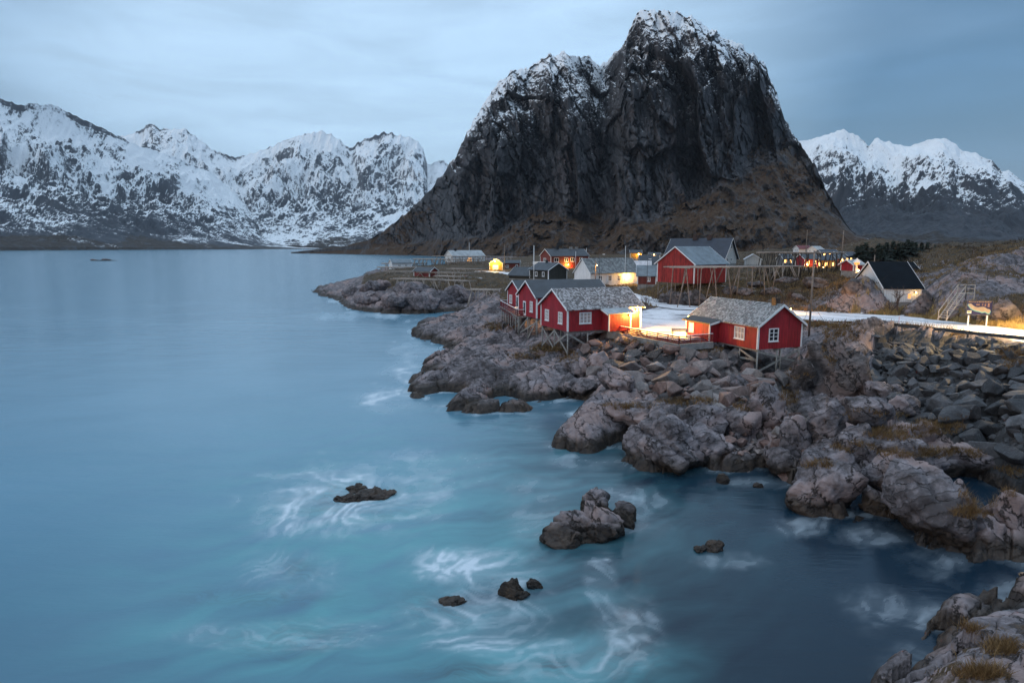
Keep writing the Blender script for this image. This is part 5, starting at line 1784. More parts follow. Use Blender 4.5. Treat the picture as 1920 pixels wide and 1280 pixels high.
b = MB(); b.prism([(Wd / 2 + .02, 2.22), (Wd / 2 + 1.63, 1.84), (Wd / 2 + 1.63, 2.05), (Wd / 2 + .02, 2.46)], 'x', .10, .148); b.build('bargeboard', M_TRIM, c4['root'])
for x in (.55, 4.62):
    b = MB(); b.box(x - .04, x + .12, Wd / 2 + 1.16, Wd / 2 + 1.29, 0, 1.86); b.build('corner_board', M_TRIM, c4['root'])
pw = {'root': c4['root'], 'L': L, 'W': Wd + 2.5}
window(pw, 'y+', 3.7, .75, .9, 1.1, 1, 2, M_LIT, True)
floor_beams(c4, (-Wd / 2 + .3, 0, Wd / 2 - .3))
xl, yb = -L / 2 + .12, Wd / 2 - .15
stilts(c4, [(xl, yb), (xl, -yb), (xl, .2), (xl, -.3), (xl + 2.6, yb), (xl + 2.6, -yb), (xl + 5.2, yb)],
       [(0, 1, 0, .9), (1, 0, .05, .75), (0, 4, .3, .72), (4, 0, .1, .35)])
p = to_world(c4['root'], (5.05, Wd / 2 + .95, 1.8))
lamp('wall_lamp', 'assumed lit lamp beside the porch of the grey slate cabin', p, 2800, c4['root'].matrix_basis.to_3x3() @ Vector((1, 0, 0)))  # assumed lamp, placed to match the lit wall end and ground
pg = hit(1482, 588, 60, 110)
lamp('assumed_ground_lamp', 'assumed low lamp on the verge hidden behind the grey slate cabin', pg + Vector((0, 0, .7)), 1500, (0, -1, 0), group='assumed outdoor ground lamps')  # assumed lamp, kept hidden behind the roof, added to light the verge grass

# ---------------------------------------------------------------- the two dark-roofed cabins with the deck
RZ2 = R(21)
ex = Vector((math.cos(RZ2), math.sin(RZ2), 0)); ey = Vector((-ex.y, ex.x, 0))
A = at_z(1006, 597.4, 5.4); L, Wd = 11.0, 6.6
c2 = gable_house('fishing_cabin', 'red fishing cabin with dark felt roof behind the frosted one', 'cabin', A + ex * L / 2 + ey * Wd / 2, RZ2, L, Wd, 2.9, 1.9, M_RED, M_FELT, group='red stilt cabins', found=0)
window(c2, 'x-', -1.55, .75, 1.0, 1.45, 2, 3, M_CURT, True)
door(c2, 'x-', .95, 1.0, 2.05, None, glazed=True)
window(c2, 'y-', -3.3, .85, 1.3, 1.35, 2, 3, M_CURT, True)
floor_beams(c2, (-Wd / 2 + .3, 0, Wd / 2 - .3))
xl, yb = -L / 2 + .12, Wd / 2 - .15
stilts(c2, [(xl, -yb), (xl, yb), (xl, 0), (xl + 2.6, -yb), (xl + 2.6, yb), (xl + 1.2, 0)], [(0, 2, 0, .9), (0, 1, .1, .95), (2, 1, 0, .7)])
A = at_z(976, 581, 5.4); L, Wd = 10.0, 5.6
c3 = gable_house('fishing_cabin', 'red fishing cabin with dark roof at the back of the deck', 'cabin', A + ex * L / 2 + ey * Wd / 2, RZ2, L, Wd, 2.7, 1.55, M_RED, M_FELT, group='red stilt cabins', found=0)
window(c3, 'x-', 1.3, .7, 1.2, 1.35, 2, 2, M_CURT, True)
door(c3, 'x-', -1.5, 1.0, 2.1, None, glazed=True)
xl, yb = -L / 2 + .12, Wd / 2 - .15
stilts(c3, [(xl, -yb), (xl, yb), (xl, 0), (xl + 2.6, yb)], [(0, 2, 0, .9)])
p = to_world(c3['root'], face_pt(c3, 'y-', -4.2, 2.1, .3))
lamp('wall_lamp', 'assumed small lamp in the gap between the two dark-roofed cabins', p, 700, ey * -1)  # lamp assumed from the orange side wall


def railing(root, pts, hgt, n_rails, mat, post_gap=1.6, cap=None, post_mat=None):
    """posts and boards along a line of points (local coordinates of root)"""
    for a, c in zip(pts[:-1], pts[1:]):
        a = Vector(a); c = Vector(c); n = max(1, round((c - a).length / post_gap))
        for i in range(n + 1):
            q = a.lerp(c, i / n)
            b = MB(); b.box(q.x - .04, q.x + .04, q.y - .04, q.y + .04, q.z, q.z + hgt); b.build('post', post_mat or mat, root)
        for k in range(n_rails):
            z = hgt * (k + .6) / (n_rails + .15)
            b = MB(); b.bar(a + Vector((0, 0, z)), c + Vector((0, 0, z)), .035, hgt / n_rails * .55); b.build('rail', mat, root)
        if cap:
            b = MB(); b.bar(a + Vector((0, 0, hgt + .03)), c + Vector((0, 0, hgt + .03)), .13, .04); b.build('handrail', cap, root)


d0, d1, d2 = at_z(938, 574, 5.25), at_z(970, 593, 5.25), at_z(997, 594, 5.25)
dk = empty('deck', d1)
tag(dk, 'timber deck with red railing in front of the dark-roofed cabins', 'deck')
q0, q1, q2 = d0 - d1, Vector((0, 0, 0)), d2 - d1
back = Vector((5.4, 15.5, 0)); q3 = q0 + Vector((3.2, 1.2, 0))
n_pl = 16
for i in range(n_pl):
    t0, t1 = i / n_pl + .004, (i + 1) / n_pl - .004
    a0, a1 = q1.lerp(q0, t0), q1.lerp(q0, t1); b0, b1 = q2.lerp(q3, t0), q2.lerp(q3, t1)
    b = MB(); b.add([a0, b0, b1, a1] + [v - Vector((0, 0, .09)) for v in (a0, b0, b1, a1)], [(0, 1, 2, 3), (7, 6, 5, 4), (0, 4, 5, 1), (1, 5, 6, 2), (2, 6, 7, 3), (3, 7, 4, 0)])
    b.build('plank', M_POST, dk)
railing(dk, [q3, q0, q1, q2], .95, 4, M_DRED, 1.7, M_TRIM)
for i in range(8):
    q = q1.lerp(q0, i / 7 * .95) + Vector((.15, 0, 0)); w = d1 + q
    b = MB(); b.tube(q - Vector((0, 0, .1)), (q.x, q.y, gz(w.x, w.y) - d1.z - .3), .085, .09, 8); b.build('post', M_POST, dk, True)
    if i > 1:
        b = MB(); b.bar(q + Vector((0.9, 0, -1.6)), q + Vector((-.55, -.1, .1)), .07); b.build('strut', M_DRED, dk)
b = MB(); b.tube(q2 + Vector((-.3, .2, -.1)), (q2.x - .3, q2.y + .2, gz(d2.x, d2.y) - d1.z - .3), .085, .09, 8); b.build('post', M_POST, dk, True)
b = MB(); b.bar(q1.lerp(q0, .28) + Vector((0, 0, -.2)), q2 + Vector((-.3, .2, -3.0)), .05, .14); b.build('brace', M_POST, dk)
t = empty('deck_table', d1 + q1.lerp(q0, .35) + Vector((1.1, .2, 0)))
tag(t, 'small white table standing on the timber deck', 'table')
MB().box(-.55, .55, -.45, .45, .70, .76).build('table_top', M_TRIM, t)
for x in (-.45, .45):
    for y in (-.35, .35): MB().box(x - .03, x + .03, y - .03, y + .03, .01, .70).build('leg', M_TRIM, t)

# ---------------------------------------------------------------- fence round the yard
f0, f1, f2 = at_z(1143, 621, 5.1), at_z(1273, 645, 5.1), at_z(1336, 640, 5.1)
fe = empty('yard_fence', f1)
tag(fe, 'low red plank fence with pale handrail between the two nearest cabins', 'fence')
railing(fe, [f0 - f1, Vector((0, 0, 0)), f2 - f1], .82, 4, M_DRED, 1.75, M_TRIM)
for a, c in ((f0 - f1, Vector((0, 0, 0))), (Vector((0, 0, 0)), f2 - f1)):
    b = MB(); b.bar(a + Vector((0, 0, -.35)), c + Vector((0, 0, -.35)), .30, .66); b.build('concrete_kerb', M_CONC, fe)


def bench(loc, rz, label, back_=True):
    o = empty('garden_bench', loc, rz)
    tag(o, label, 'bench', 'yard benches')
    for i in range(3):
        MB().box(-.9, .9, -.22 + i * .15, -.09 + i * .15, .42, .46).build('seat_slat', M_RACK, o)
    if back_:
        for i in range(3): MB().box(-.9, .9, .24, .28, .55 + i * .14, .66 + i * .14).build('back_slat', M_RACK, o)
    for x in (-.75, .75):
        b = MB(); b.box(x - .04, x + .04, -.2, -.12, 0, .42); b.box(x - .04, x + .04, .18, .238, 0, .95 if back_ else .42); b.box(x - .04, x + .04, -.12, .18, .34, .418)
        b.build('leg', M_RACK, o)


yz = 5.09
pb = at_z(1274, 632, yz); bench(pb, R(-12), 'grey slatted bench with backrest inside the yard fence')
pb = at_z(1248, 630, yz); bench(pb, R(-12), 'backless grey bench beside the slatted one in the yard', False)


# ---------------------------------------------------------------- houses of the village
def house_near(name, label, cat, px, py, D, exd, L, Wd, h, rise, wall, roof, side=1, **kw):
    """near corner seen at pixel (px, py) at depth D; exd = direction of the long wall leaving that corner"""
    A = at_d(px, py, D)
    e = Vector((exd[0], exd[1], 0)).normalized(); n = Vector((-e.y, e.x, 0)) * side
    return gable_house(name, label, cat, A + e * L / 2 + n * Wd / 2, math.atan2(e.y, e.x), L, Wd, h, rise, wall, roof, **kw)


wh = house_near('house', 'long white house with grey slate roof and lit gable wall beside the road', 'house', 1107, 536, 152, (6, 3.2), 14.5, 6.8, 3.1, 3.2, M_WHITEB, M_SLATE_F)
for t in (-4.4, -1.6, 1.2): window(wh, 'y-', t, 1.0, 1.05, 1.35, 2, 2)
door(wh, 'y-', 5.4, 1.1, 2.1, M_TRIM)
lamp('wall_lamp', 'bright lamp on the front of the long white house', to_world(wh['root'], face_pt(wh, 'y-', 3.4, 2.35, .35)), 1500, wh['root'].matrix_basis.to_3x3() @ Vector((0, -1, 0)), size=.14)
rp = empty('entrance_ramp', to_world(wh['root'], (3.6, -4.6, 0)), wh['root'].rotation_euler.z)
tag(rp, 'white railed ramp along the front of the long white house', 'ramp')
b = MB(); b.prism([(-3.2, -.9), (3.6, -.15), (3.6, .02), (-3.2, -.75)], 'y', -.6, .6); b.build('walkway', M_TRIM, rp)
for k in range(4):
    b = MB(); b.bar((-3.2, -.6, -.5 + k * .24), (3.6, -.6, .25 + k * .24), .05, .1); b.build('rail', M_TRIM, rp)
for x in (-3.1, -.9, 1.3, 3.5):
    zt = -.75 + (x + 3.2) / 6.8 * .75
    MB().box(x - .06, x + .06, -.68, -.60, zt - .9, zt + 1.0).build('post', M_TRIM, rp)

bh = house_near('house', 'black timber house with dark roof above the deck cabins', 'house', 1028, 524, 166, (-.62, .78), 7.5, 6.6, 2.4, 1.7, M_BLACKB, M_FELT, side=-1)
for t in (-1.8, 1.0): window(bh, 'y+', t, .7, .9, 1.2, 1, 1)
chimney(bh, .6, .5, .7)
sh_ = house_near('shed', 'low shed under a blue-grey felt roof left of the black house', 'shed', 993, 523, 172, (-.8, .6), 7.0, 6.0, .9, 2.0, M_BLACKB, M_FELT, side=-1, corners=False)

rh = house_near('house', 'two-storey red house with white balcony and dark roof', 'house', 1032.6, 508, 226, (.9, .42), 15.5, 8.0, 5.2, 2.3, M_BROWNRED, M_FELT)
window(rh, 'x-', .5, 2.9, 2.0, 1.5, 3, 1)
for t in (-5.5, -1.5, 1.0): window(rh, 'y-', t, 3.1, 1.9 if t < -5 else 1.5, 1.5, 2, 1)
window(rh, 'y-', 4.5, 3.0, 1.2, 1.6, 1, 1)
b = MB(); b.box(-rh['L'] / 2 - 2.2, -rh['L'] / 2 - .002, -4.2, 4.4, .0, 1.3); b.build('ground_wall', M_TRIM, rh['root'])
b = MB(); b.box(-rh['L'] / 2 - 2.6, -rh['L'] / 2 - .002, -4.6, 4.8, 2.05, 3.1); b.build('balcony', M_TRIM, rh['root'])
b = MB(); b.box(-rh['L'] / 2 - 2.2, -rh['L'] / 2 - .004, -4.2, 4.4, 1.302, 2.046); b.build('balcony_base', M_BROWNRED, rh['root'])
door(rh, 'y-', .6, 1.1, 2.1, M_RED)
chimney(rh, -3.0, .9, 1.3, cap=False); chimney(rh, 2.6, .9, .9, M_CONC, cap=False); chimney(rh, 5.0, .9, .9, M_CONC, cap=False)
lamp('wall_lamp', 'assumed orange lamp at the door of the two-storey red house', to_world(rh['root'], face_pt(rh, 'y-', -.9, 2.2, .4)), 1600, (.4, -.9, 0), size=.16)  # assumed lamp, inferred from the lit porch

wl = house_near('house', 'white house with pale grey roof behind the far fish racks', 'house', 849, 492, 300, (.80, .60), 18, 7.0, 3.0, 2.4, M_WHITEB, M_GREYROOF)
window(wl, 'x-', 0, 1.0, 1.2, 1.2, 2, 1); chimney(wl, -5.5, 1.0, 1.0, cap=False)
for t in (-5, -1.5, 2.5, 6): window(wl, 'y-', t, .9, 1.3, 1.2, 2, 1)
b = MB(); face_box(b, wl, 'y-', -1.0, 1.3, .2, 2.0, .08, .12); b.build('door', M_LITDIM, wl['root'])
ws = house_near('shed', 'small white boathouse with green-grey roof at the tip of the headland', 'shed', 736, 505, 268, (.88, .47), 8.4, 4.6, 2.7, 1.3, M_WHITEB, M_BLUEROOF)
for t in (-1.2, 1.8): window(ws, 'y-', t, 1.2, 1.2, .7, 2, 1)
rs = house_near('shed', 'low dark red shed with slate-blue roof among the left racks', 'shed', 806, 524, 184, (-.93, .36), 5.2, 4.8, 2.3, 1.0, M_DRED, M_FELT, side=-1)
ys = house_near('shed', 'small shed lit bright yellow by the lamp under its gable', 'shed', 918, 508, 228, (.1, 1), 5.0, 4.6, 2.7, 1.5, M_OCHRE, M_FELT, side=-1)
door(ys, 'x-', .2, 2.0, 2.1, M_TRIM)
lamp('wall_lamp', 'blazing yellow lamp under the gable of the small shed', to_world(ys['root'], (-ys['L'] / 2 - .75, .3, 3.5)), 1700, (-.1, -1, 0), (1, .62, .12), .2)
br_ = house_near('house', 'small brown-red house with flat dark roof right of the lit shed', 'house', 943, 507, 240, (1, .1), 6.4, 5.0, 2.7, .9, M_BROWNRED, M_FELT)
window(br_, 'y-', -1.6, 1.1, 1.2, .9, 2, 1); door(br_, 'y-', 2.0, .95, 2.1, M_TRIM, glazed=True)

# red barn on the knoll, on short posts
A = at_d(1301, 532, 112)
e = Vector((.8, .6, 0)); n = Vector((-.6, .8, 0)); L, Wd = 9.2, 8.3
bn = gable_house('barn', 'weathered red barn with pale blue roof standing on short posts', 'barn', A + e * L / 2 + n * Wd / 2, math.atan2(.6, .8), L, Wd, 3.5, 2.8, M_RED2, M_BLUEROOF, found=0, over=.5)
stilts(bn, [(-L / 2 + .2, -Wd / 2 + .2), (-L / 2 + .2, Wd / 2 - .2), (-L / 2 + .2, Wd / 2 - 2.4), (-L / 2 + .2, 0), (0, -Wd / 2 + .2), (L / 2 - .2, -Wd / 2 + .2)], [], top=-.02, mat=M_POLE)
bw = house_near('house', 'large white house with navy tiled roof and two black chimneys', 'house', 1357, 495, 176, (-.76, .65), 17.5, 8.6, 1.9, 5.0, M_CREAM, M_NAVY, side=-1, over=.7, gov=.6)
window(bw, 'x-', -.3, 4.0, .95, 1.7, 1, 2); window(bw, 'x-', 1.9, .6, .9, 1.0, 1, 1); window(bw, 'x-', -.6, .6, .9, 1.0, 1, 1)
chimney(bw, 1.6, 1.3, 1.0, M_BRICK, cap=False); chimney(bw, -2.6, 1.2, 1.0, M_BRICK, cap=False)
house_near('garage', 'little garage gable right of the large white house', 'garage', 1397, 497, 185, (.3, 1), 5, 4.2, 1.7, 1.3, M_CREAM, M_SNOWROOF, side=-1)
h_ = house_near('house', 'small red cottage with pale roof left of the barn', 'house', 1230, 533, 136, (-.97, .2), 3.9, 4.5, 1.9, 1.9, M_BROWNRED, M_BLUEROOF, side=-1)
window(h_, 'y+', -.4, .6, .75, .95, 2, 2)
house_near('house', 'house with snow-dusted roof behind the small red cottage', 'house', 1219, 512, 180, (-.97, .2), 5.2, 6, 1.5, 1.7, M_GREYB, M_SNOWROOF, side=-1)
house_near('house', 'house with black roof left of the large white house', 'house', 1236, 505, 205, (-.98, .1), 6, 7, 1.5, 2.8, M_BROWNRED, M_FELT, side=-1)
h_ = house_near('house', 'distant ochre house lit by an orange lamp at the mountain foot', 'house', 1203, 484, 320, (-1, .1), 5.5, 5, 2.6, 1.3, M_OCHRE, M_FELT, side=-1)
lamp('wall_lamp', 'orange lamp on the distant ochre house', to_world(h_['root'], face_pt(h_, 'y+', -1.2, 2.0, .6)), 420, (0, -1, 0), size=.3)
h_ = house_near('house', 'far dark cabin with one lit lamp above the black roof', 'house', 1238, 484, 330, (-1, .1), 5.5, 5, 1.8, 1.0, M_GREYB, M_FELT, side=-1)
lamp('wall_lamp', 'lamp on the far dark cabin above the black roof', to_world(h_['root'], face_pt(h_, 'y+', .5, 1.6, .6)), 300, (0, -1, 0), size=.3)

# right of the knoll
wb = house_near('barn', 'white barn with broad dark roof sunk behind the grassy mound', 'barn', 1657, 566, 92, (.99, -.10), 5.0, 10.8, 2.0, 3.5, M_WHITEB, M_DARKROOF, over=.25, found=2)
lamp('wall_lamp', 'lamp under the eaves of the white barn with the dark roof', to_world(wb['root'], face_pt(wb, 'y-', 1.6, 1.4, .35)), 14, (0, -1, 0))
window(wb, 'y-', .9, .4, .7, .9, 1, 2, M_LITDIM)
h_ = house_near('house', 'dark red house with two white windows behind the white barn', 'house', 1721, 518, 128, (-1, .03), 6.5, 5, 1.25, 1.4, M_BROWNRED, M_DARKROOF, side=-1, found=2)
for t in (-2.5, -1.0): window(h_, 'y+', t, .25, .55, .8, 1, 1, M_CURT)

VG = 'houses of the inner village'
h_ = house_near('house', 'white house with maroon roof beyond the high rack', 'house', 1498, 473, 345, (.95, .3), 8, 4.4, 1.9, 1.6, M_WHITEB, M_MAROON, group=VG, found=3)
for t in (-.8, .6): window(h_, 'x-', t, .6, .7, .9, 1, 1)
h_ = house_near('house', 'white gabled house with grey roof right of the maroon roof', 'house', 1531, 473, 340, (.9, .5), 6, 5.5, 1.5, 1.6, M_WHITEB, M_GREYROOF, group=VG, found=3)
for t in (-1.2, 1.2): window(h_, 'x-', t, .3, .7, .8, 1, 1)
house_near('house', 'house with frosted flat roof at the right end of the inner village', 'house', 1548, 476, 345, (1, .1), 6.5, 5, .9, .8, M_WHITEB, M_SNOWROOF, group=VG, found=3)
for i, (px, py, D, L_, w_, hh, wall, roof, lit, lab) in enumerate((
        (1508, 500, 200, 4.6, 5, 2.4, M_RED, M_FELT, 2, 'red cabin with glowing windows under the high rack'),
        (1530, 503, 205, 6.6, 5, 2.6, M_OCHRE, M_NAVY, 3, 'ochre house with a row of yellow windows under the high rack'),
        (1557, 500, 210, 5.0, 5, 2.6, M_BROWNRED, M_FELT, 2, 'brown-red house right of the yellow windows'),
        (1572, 496, 212, 2.6, 5, 2.8, M_CREAM, M_FELT, 1, 'narrow pale house with one bright doorway'),
        (1584, 494, 215, 4.2, 5, 2.4, M_GREYB, M_NAVY, 3, 'grey house with three small lit windows'),
        (1468, 497, 215, 3.4, 4, 2.2, M_GREYB, M_FELT, 2, 'small grey hut with two lit windows left of the red cabin'),
        (1540, 483, 290, 8.0, 5, 2.2, M_GREYB, M_NAVY, 3, 'dark long house with lamps behind the high rack'))):
    h_ = house_near('house', lab, 'house', px, py, D, (1, .12), L_, w_, hh, 1.3, wall, roof, group=VG, found=2)
    for k in range(lit):
        t = -L_ / 2 + L_ * (k + .5) / lit
        window(h_, 'y-', t, .7, min(.95, L_ / lit * .6), 1.2, 1, 2, M_LIT)
h_ = house_near('house', 'little red house with pale roof beside the bright lamp', 'house', 1600, 508, 112, (.97, .2), 1.9, 3.2, 1.1, .7, M_RED, M_GREYROOF, found=2)
for px, py, D, pwr, lab in ((1543, 501, 197, 1800, 'glaring yellow lamp low among the inner village houses'), (1514, 496, 194, 1000, 'lamp by the red cabin under the high rack'), (1554.5, 483, 262, 1500, 'high street lamp glowing over the inner village'), (1579, 487, 208, 400, 'lamp by the narrow pale house'), (1545, 469.5, 330, 2600, 'lamp lighting the slope beside the white gabled house')):
    lamp('street_lamp', lab, at_d(px, py, D), pwr, (0, -1, 0), size=.22 if D > 180 else .12, group='lamps of the inner village')
p = at_d(1609, 507, 104)
lamp('street_lamp', 'dazzling lamp at the gable of the white barn', p, 550, (0, -1, 0), size=.16, group='lamps of the inner village')
cu = empty('bell_turret', at_d(1605, 512, 106))
tag(cu, 'small white bell turret with pointed cap beside the bright lamp', 'turret')
b = MB(); b.box(-.12, .12, -.12, .12, 0, 1.7); b.build('shaft', M_TRIM, cu)
b = MB(); b.add([(-.45, -.45, 1.75), (.45, -.45, 1.75), (.45, .45, 1.75), (-.45, .45, 1.75), (0, 0, 2.5)], [(3, 2, 1, 0), (0, 1, 4), (1, 2, 4), (2, 3, 4), (3, 0, 4)]); b.build('cap', M_TRIM, cu)
b = MB(); b.box(-.3, .3, -.3, .3, 1.4, 1.745); b.build('lantern', M_LITDIM, cu)
# ================================================================== FISH RACKS, POLES, SIGN, STAIRS, GUARDRAIL, PLANTS
def rack(label, px0, px1, py, D0, D1, width, legs, hgt, seed, group, rails=7, mat=None, r=.085, legm=None):
    """stockfish rack: a bed of long poles carried by crossed legs"""
    rr = random.Random(seed)
    a = at_d(px0, py, D0); c = at_d(px1, py, D1); c.z = a.z = (a.z + c.z) / 2
    d = (c - a); Lr = d.length; d.normalize(); n = Vector((-d.y, d.x, 0))
    root = empty('fish_rack', a)
    tag(root, label, 'rack', group)
    for k in range(rails):
        t = (k / max(rails - 1, 1) - .5) * width
        o0 = d * rr.uniform(-.8, .4) + n * t + Vector((0, 0, rr.uniform(-.05, .08)))
        o1 = d * (Lr + rr.uniform(-.4, .8)) + n * (t + rr.uniform(-.15, .15)) + Vector((0, 0, rr.uniform(-.06, .1)))
        MB().tube(o0, o1, r, r * .7, 5).build('top_pole', mat or M_RACK, root, True)
    for k in range(legs):
        t = Lr * (k + .5) / legs
        m0 = d * t
        MB().tube(m0 - n * (width / 2 + .2) + Vector((0, 0, -.08)), m0 + n * (width / 2 + .2) + Vector((0, 0, -.08)), r, r * .8, 5).build('crossbeam', mat or M_RACK, root, True)
        for s_ in (-1, 1):
            top = m0 + n * s_ * width / 2 * .8 + Vector((0, 0, -.05)) + d * rr.uniform(-.3, .3)
            ft = m0 + n * s_ * width / 2 * rr.uniform(.7, 1.2) + d * rr.uniform(-1.3, 1.3)
            w = a + ft
            zg = max(gz(w.x, w.y) - .15, a.z - hgt * 2.2)
            MB().tube(top, (ft.x, ft.y, zg - a.z), r, r * 1.1, 5).build('leg', legm or mat or M_RACK, root, True)
        if k % 2 == 0:
            top = m0 - n * width / 2 * .8; ft = m0 - n * width / 2 * .8 + d * rr.choice((-1, 1)) * 1.6
            w = a + ft
            MB().tube(top, (ft.x, ft.y, max(gz(w.x, w.y) - .15, a.z - hgt * 2.2) - a.z), r * .9, r, 5).build('brace', legm or mat or M_RACK, root, True)
    return root


M_RACKD = plain('dark_rack_wood', (0.05, 0.042, 0.036), 0.9, 0.3, 2.5)
GL, GR = 'stockfish racks on the headland', 'stockfish racks on the knoll'
rack('wide weathered stockfish rack in front of the red barn', 1262, 1452, 500, 106, 112, 5.5, 8, 4, 1, GR, 12, legm=M_POLE)
rack('high stockfish rack standing before the lit village', 1425, 1582, 474, 128, 124, 5.0, 15, 4.5, 2, GR, 12, legm=M_RACKD)
rack('short rack hidden behind the wide one beside the white house', 1440, 1500, 499, 122, 122, 3.5, 4, 3, 3, GR, 5)
rack('nearest rack on the headland with long crooked poles', 742, 828, 523, 166, 160, 3.6, 5, 4, 4, GL, 4, r=.11)
rack('rack in front of the low dark red shed', 786, 884, 511, 186, 180, 3.6, 6, 3.5, 5, GL, 5, r=.11)
rack('rack on the slope right of the nearest headland rack', 818, 872, 518, 176, 172, 3.5, 5, 4, 6, GL, 5, r=.11)
rack('lower rack standing over the shore rocks below the road', 812, 880, 525.5, 164, 158, 3.2, 5, 4, 7, GL, 4, r=.11)
rack('thin rack at the left brow of the headland', 725, 782, 509, 216, 214, 3.5, 4, 3, 8, GL, 5, r=.12)
rack('far rack in front of the white boathouse', 711, 792, 501, 250, 248, 4, 6, 3, 9, GL, 6, r=.16)
rack('farthest rack reaching across the white boathouse', 717, 800, 494, 285, 285, 4, 6, 3, 10, GL, 6, r=.16)
rack('long tall rack in front of the white house with the grey roof', 778, 905, 486, 285, 280, 6, 16, 4, 11, GL, 9, r=.16)
rack('tall rack running towards the lit yellow shed', 815, 962, 480.5, 275, 262, 4, 10, 5, 12, GL, 5, r=.12)
rack('low rack above the inlet left of the deck', 882, 950, 543, 148, 146, 4, 5, 3.5, 13, GL, 8, r=.11)
rack('rack between the yard shed and the lit road', 845, 905, 504, 214, 210, 3.5, 5, 3, 14, GL, 5, r=.12)


def pole(label, px, py0, py1, D, r=.11, mat=None, cross=False, name='utility_pole', cat='pole', group='utility poles', guys=False, head=None):
    g_ = at_d(px, py0, D)
    g_.z = min(g_.z, gz(g_.x, g_.y)) - .05
    top = at_d(px, py1, D).z - g_.z
    root = empty(name, g_)
    tag(root, label, cat, group)
    MB().tube((0, 0, 0), (0, 0, top), r, r * .72, 8).build('shaft', mat or M_POLE, root, True)
    if cross:
        MB().bar((-.7, 0, top - .35), (.7, 0, top - .35), .09, .1).build('crossarm', mat or M_POLE, root)
        for x in (-.6, 0, .6): MB().tube((x, 0, top - .3), (x, 0, top - .12), .04, .03, 6).build('insulator', M_BLACK, root)
    if guys:
        for x, y in ((-2.2, -.6), (2.0, -1.0)):
            MB().tube((0, 0, top * .42), (x, y, gz(g_.x + x, g_.y + y) - g_.z), .018, .018, 4).build('guy_wire', M_STEEL, root)
    if head:
        MB().tube((0, 0, top - .1), (head, -.2, top + .15), .04, .03, 6).build('lamp_arm', M_STEEL, root)
        MB().box(head - .12, head + .4, -.35, -.05, top + .08, top + .22).build('lamp_head', M_TRIM, root)
    return root, top


pole('tall leaning wooden pole with guy wires beside the nearest cabin', 1518, 609, 470, 74, .13, guys=True)
pole('wooden pole rising above the lit village', 1578, 486, 432, 132, .12)
pole('thin pole behind the high rack', 1511, 474, 431, 230, .14)
pole('wooden pole standing before the white gable of the barn', 1637, 520, 478, 101, .10)
pole('wooden pole lit yellow in front of the long white house', 1116, 545, 488, 139, .13, head=None)
pole('grey street lamp pole with two unlit heads beside the yellow-lit pole', 1123, 536, 478, 148, .08, M_STEEL, name='street_lamp', cat='street lamp', group='street lamps', head=.8)
pole('white flagpole in front of the long white house', 1171, 541, 461, 150, .06, M_TRIM, name='flagpole', group='flagpoles')
pole('thin pole right of the lit yellow shed', 946, 508, 459, 226, .11)
pole('thin mast behind the two-storey red house', 1001, 490, 460, 166, .1, M_TRIM, group='flagpoles')
pole('thin mast behind the roof of the house with the pale grey roof', 880, 486, 454, 320, .1, M_TRIM, group='flagpoles')
pole('slim flagpole in front of the two-storey red house', 1079, 510, 471, 210, .07, M_TRIM, group='flagpoles')
pole('thin pole right of the two-storey red house', 1099, 490, 465, 260, .1, M_TRIM, group='flagpoles')
pole('lamp pole beside the small red cottage', 1213, 530, 487, 132, .06, M_STEEL, name='street_lamp', cat='street lamp', group='street lamps', head=.3)
pole('pole on the brown hill right of the spruces', 1719, 478, 459, 165, .08)
pole('short pole on the bare rock dome above the sign', 1849, 546, 516, 80, .05, M_BLACK)
lamp('street_lamp', 'assumed shaded lamp on the yellow-lit pole by the long white house', at_d(1119.5, 497, 138.4), 240, (.3, -1, 0), size=.09, group='street lamps')  # lamp assumed from the yellow light along the pole

# power line above the white barn
b = MB()
a = at_d(1560, 492, 100); c = at_d(1990, 494, 96)
prev = None
for i in range(25):
    t = i / 24
    q = a.lerp(c, t) - Vector((0, 0, .5 * 4 * t * (1 - t)))
    if prev is not None: b.tube(prev, q, .022, .022, 4)
    prev = q
tag(b.build('power_line', M_BLACK), 'thin black power line crossing in front of the rock dome', 'cable')

# assumed street lamp, out of view, beside the road where it leaves the picture
q = at_z(1985, 622, 6.9)
q = Vector((q.x, q.y, gz(q.x, q.y)))
assumed_lamp = empty('street_lamp', q)
tag(assumed_lamp, 'assumed lit street lamp, out of view beside the road at the rock dome', 'street lamp', 'street lamps')
MB().tube((0, 0, -.2), (0, 0, 6.6), .09, .06, 8).build('shaft', M_STEEL, assumed_lamp, True)
MB().tube((0, 0, 6.5), (-1.6, -1.6, 7.0), .045, .04, 6).build('lamp_arm', M_STEEL, assumed_lamp)
MB().box(-2.1, -1.3, -1.9, -1.4, 6.95, 7.1).build('lamp_head', M_STEEL, assumed_lamp)
MB().box(-2.0, -1.4, -1.85, -1.45, 6.90, 6.945).build('bulb', M_BULB, assumed_lamp)
ld = bpy.data.lights.new('lamp_light', 'SPOT'); ld.energy = 23000; ld.color = (1.0, .66, .27); ld.spot_size = R(150); ld.spot_blend = .6; ld.shadow_soft_size = .15  # spot of the assumed lamp, added to brighten road and verge
lo = bpy.data.objects.new('lamp_light', ld); C.objects.link(lo); lo.parent = assumed_lamp; lo.location = (-1.8, -1.7, 6.8)

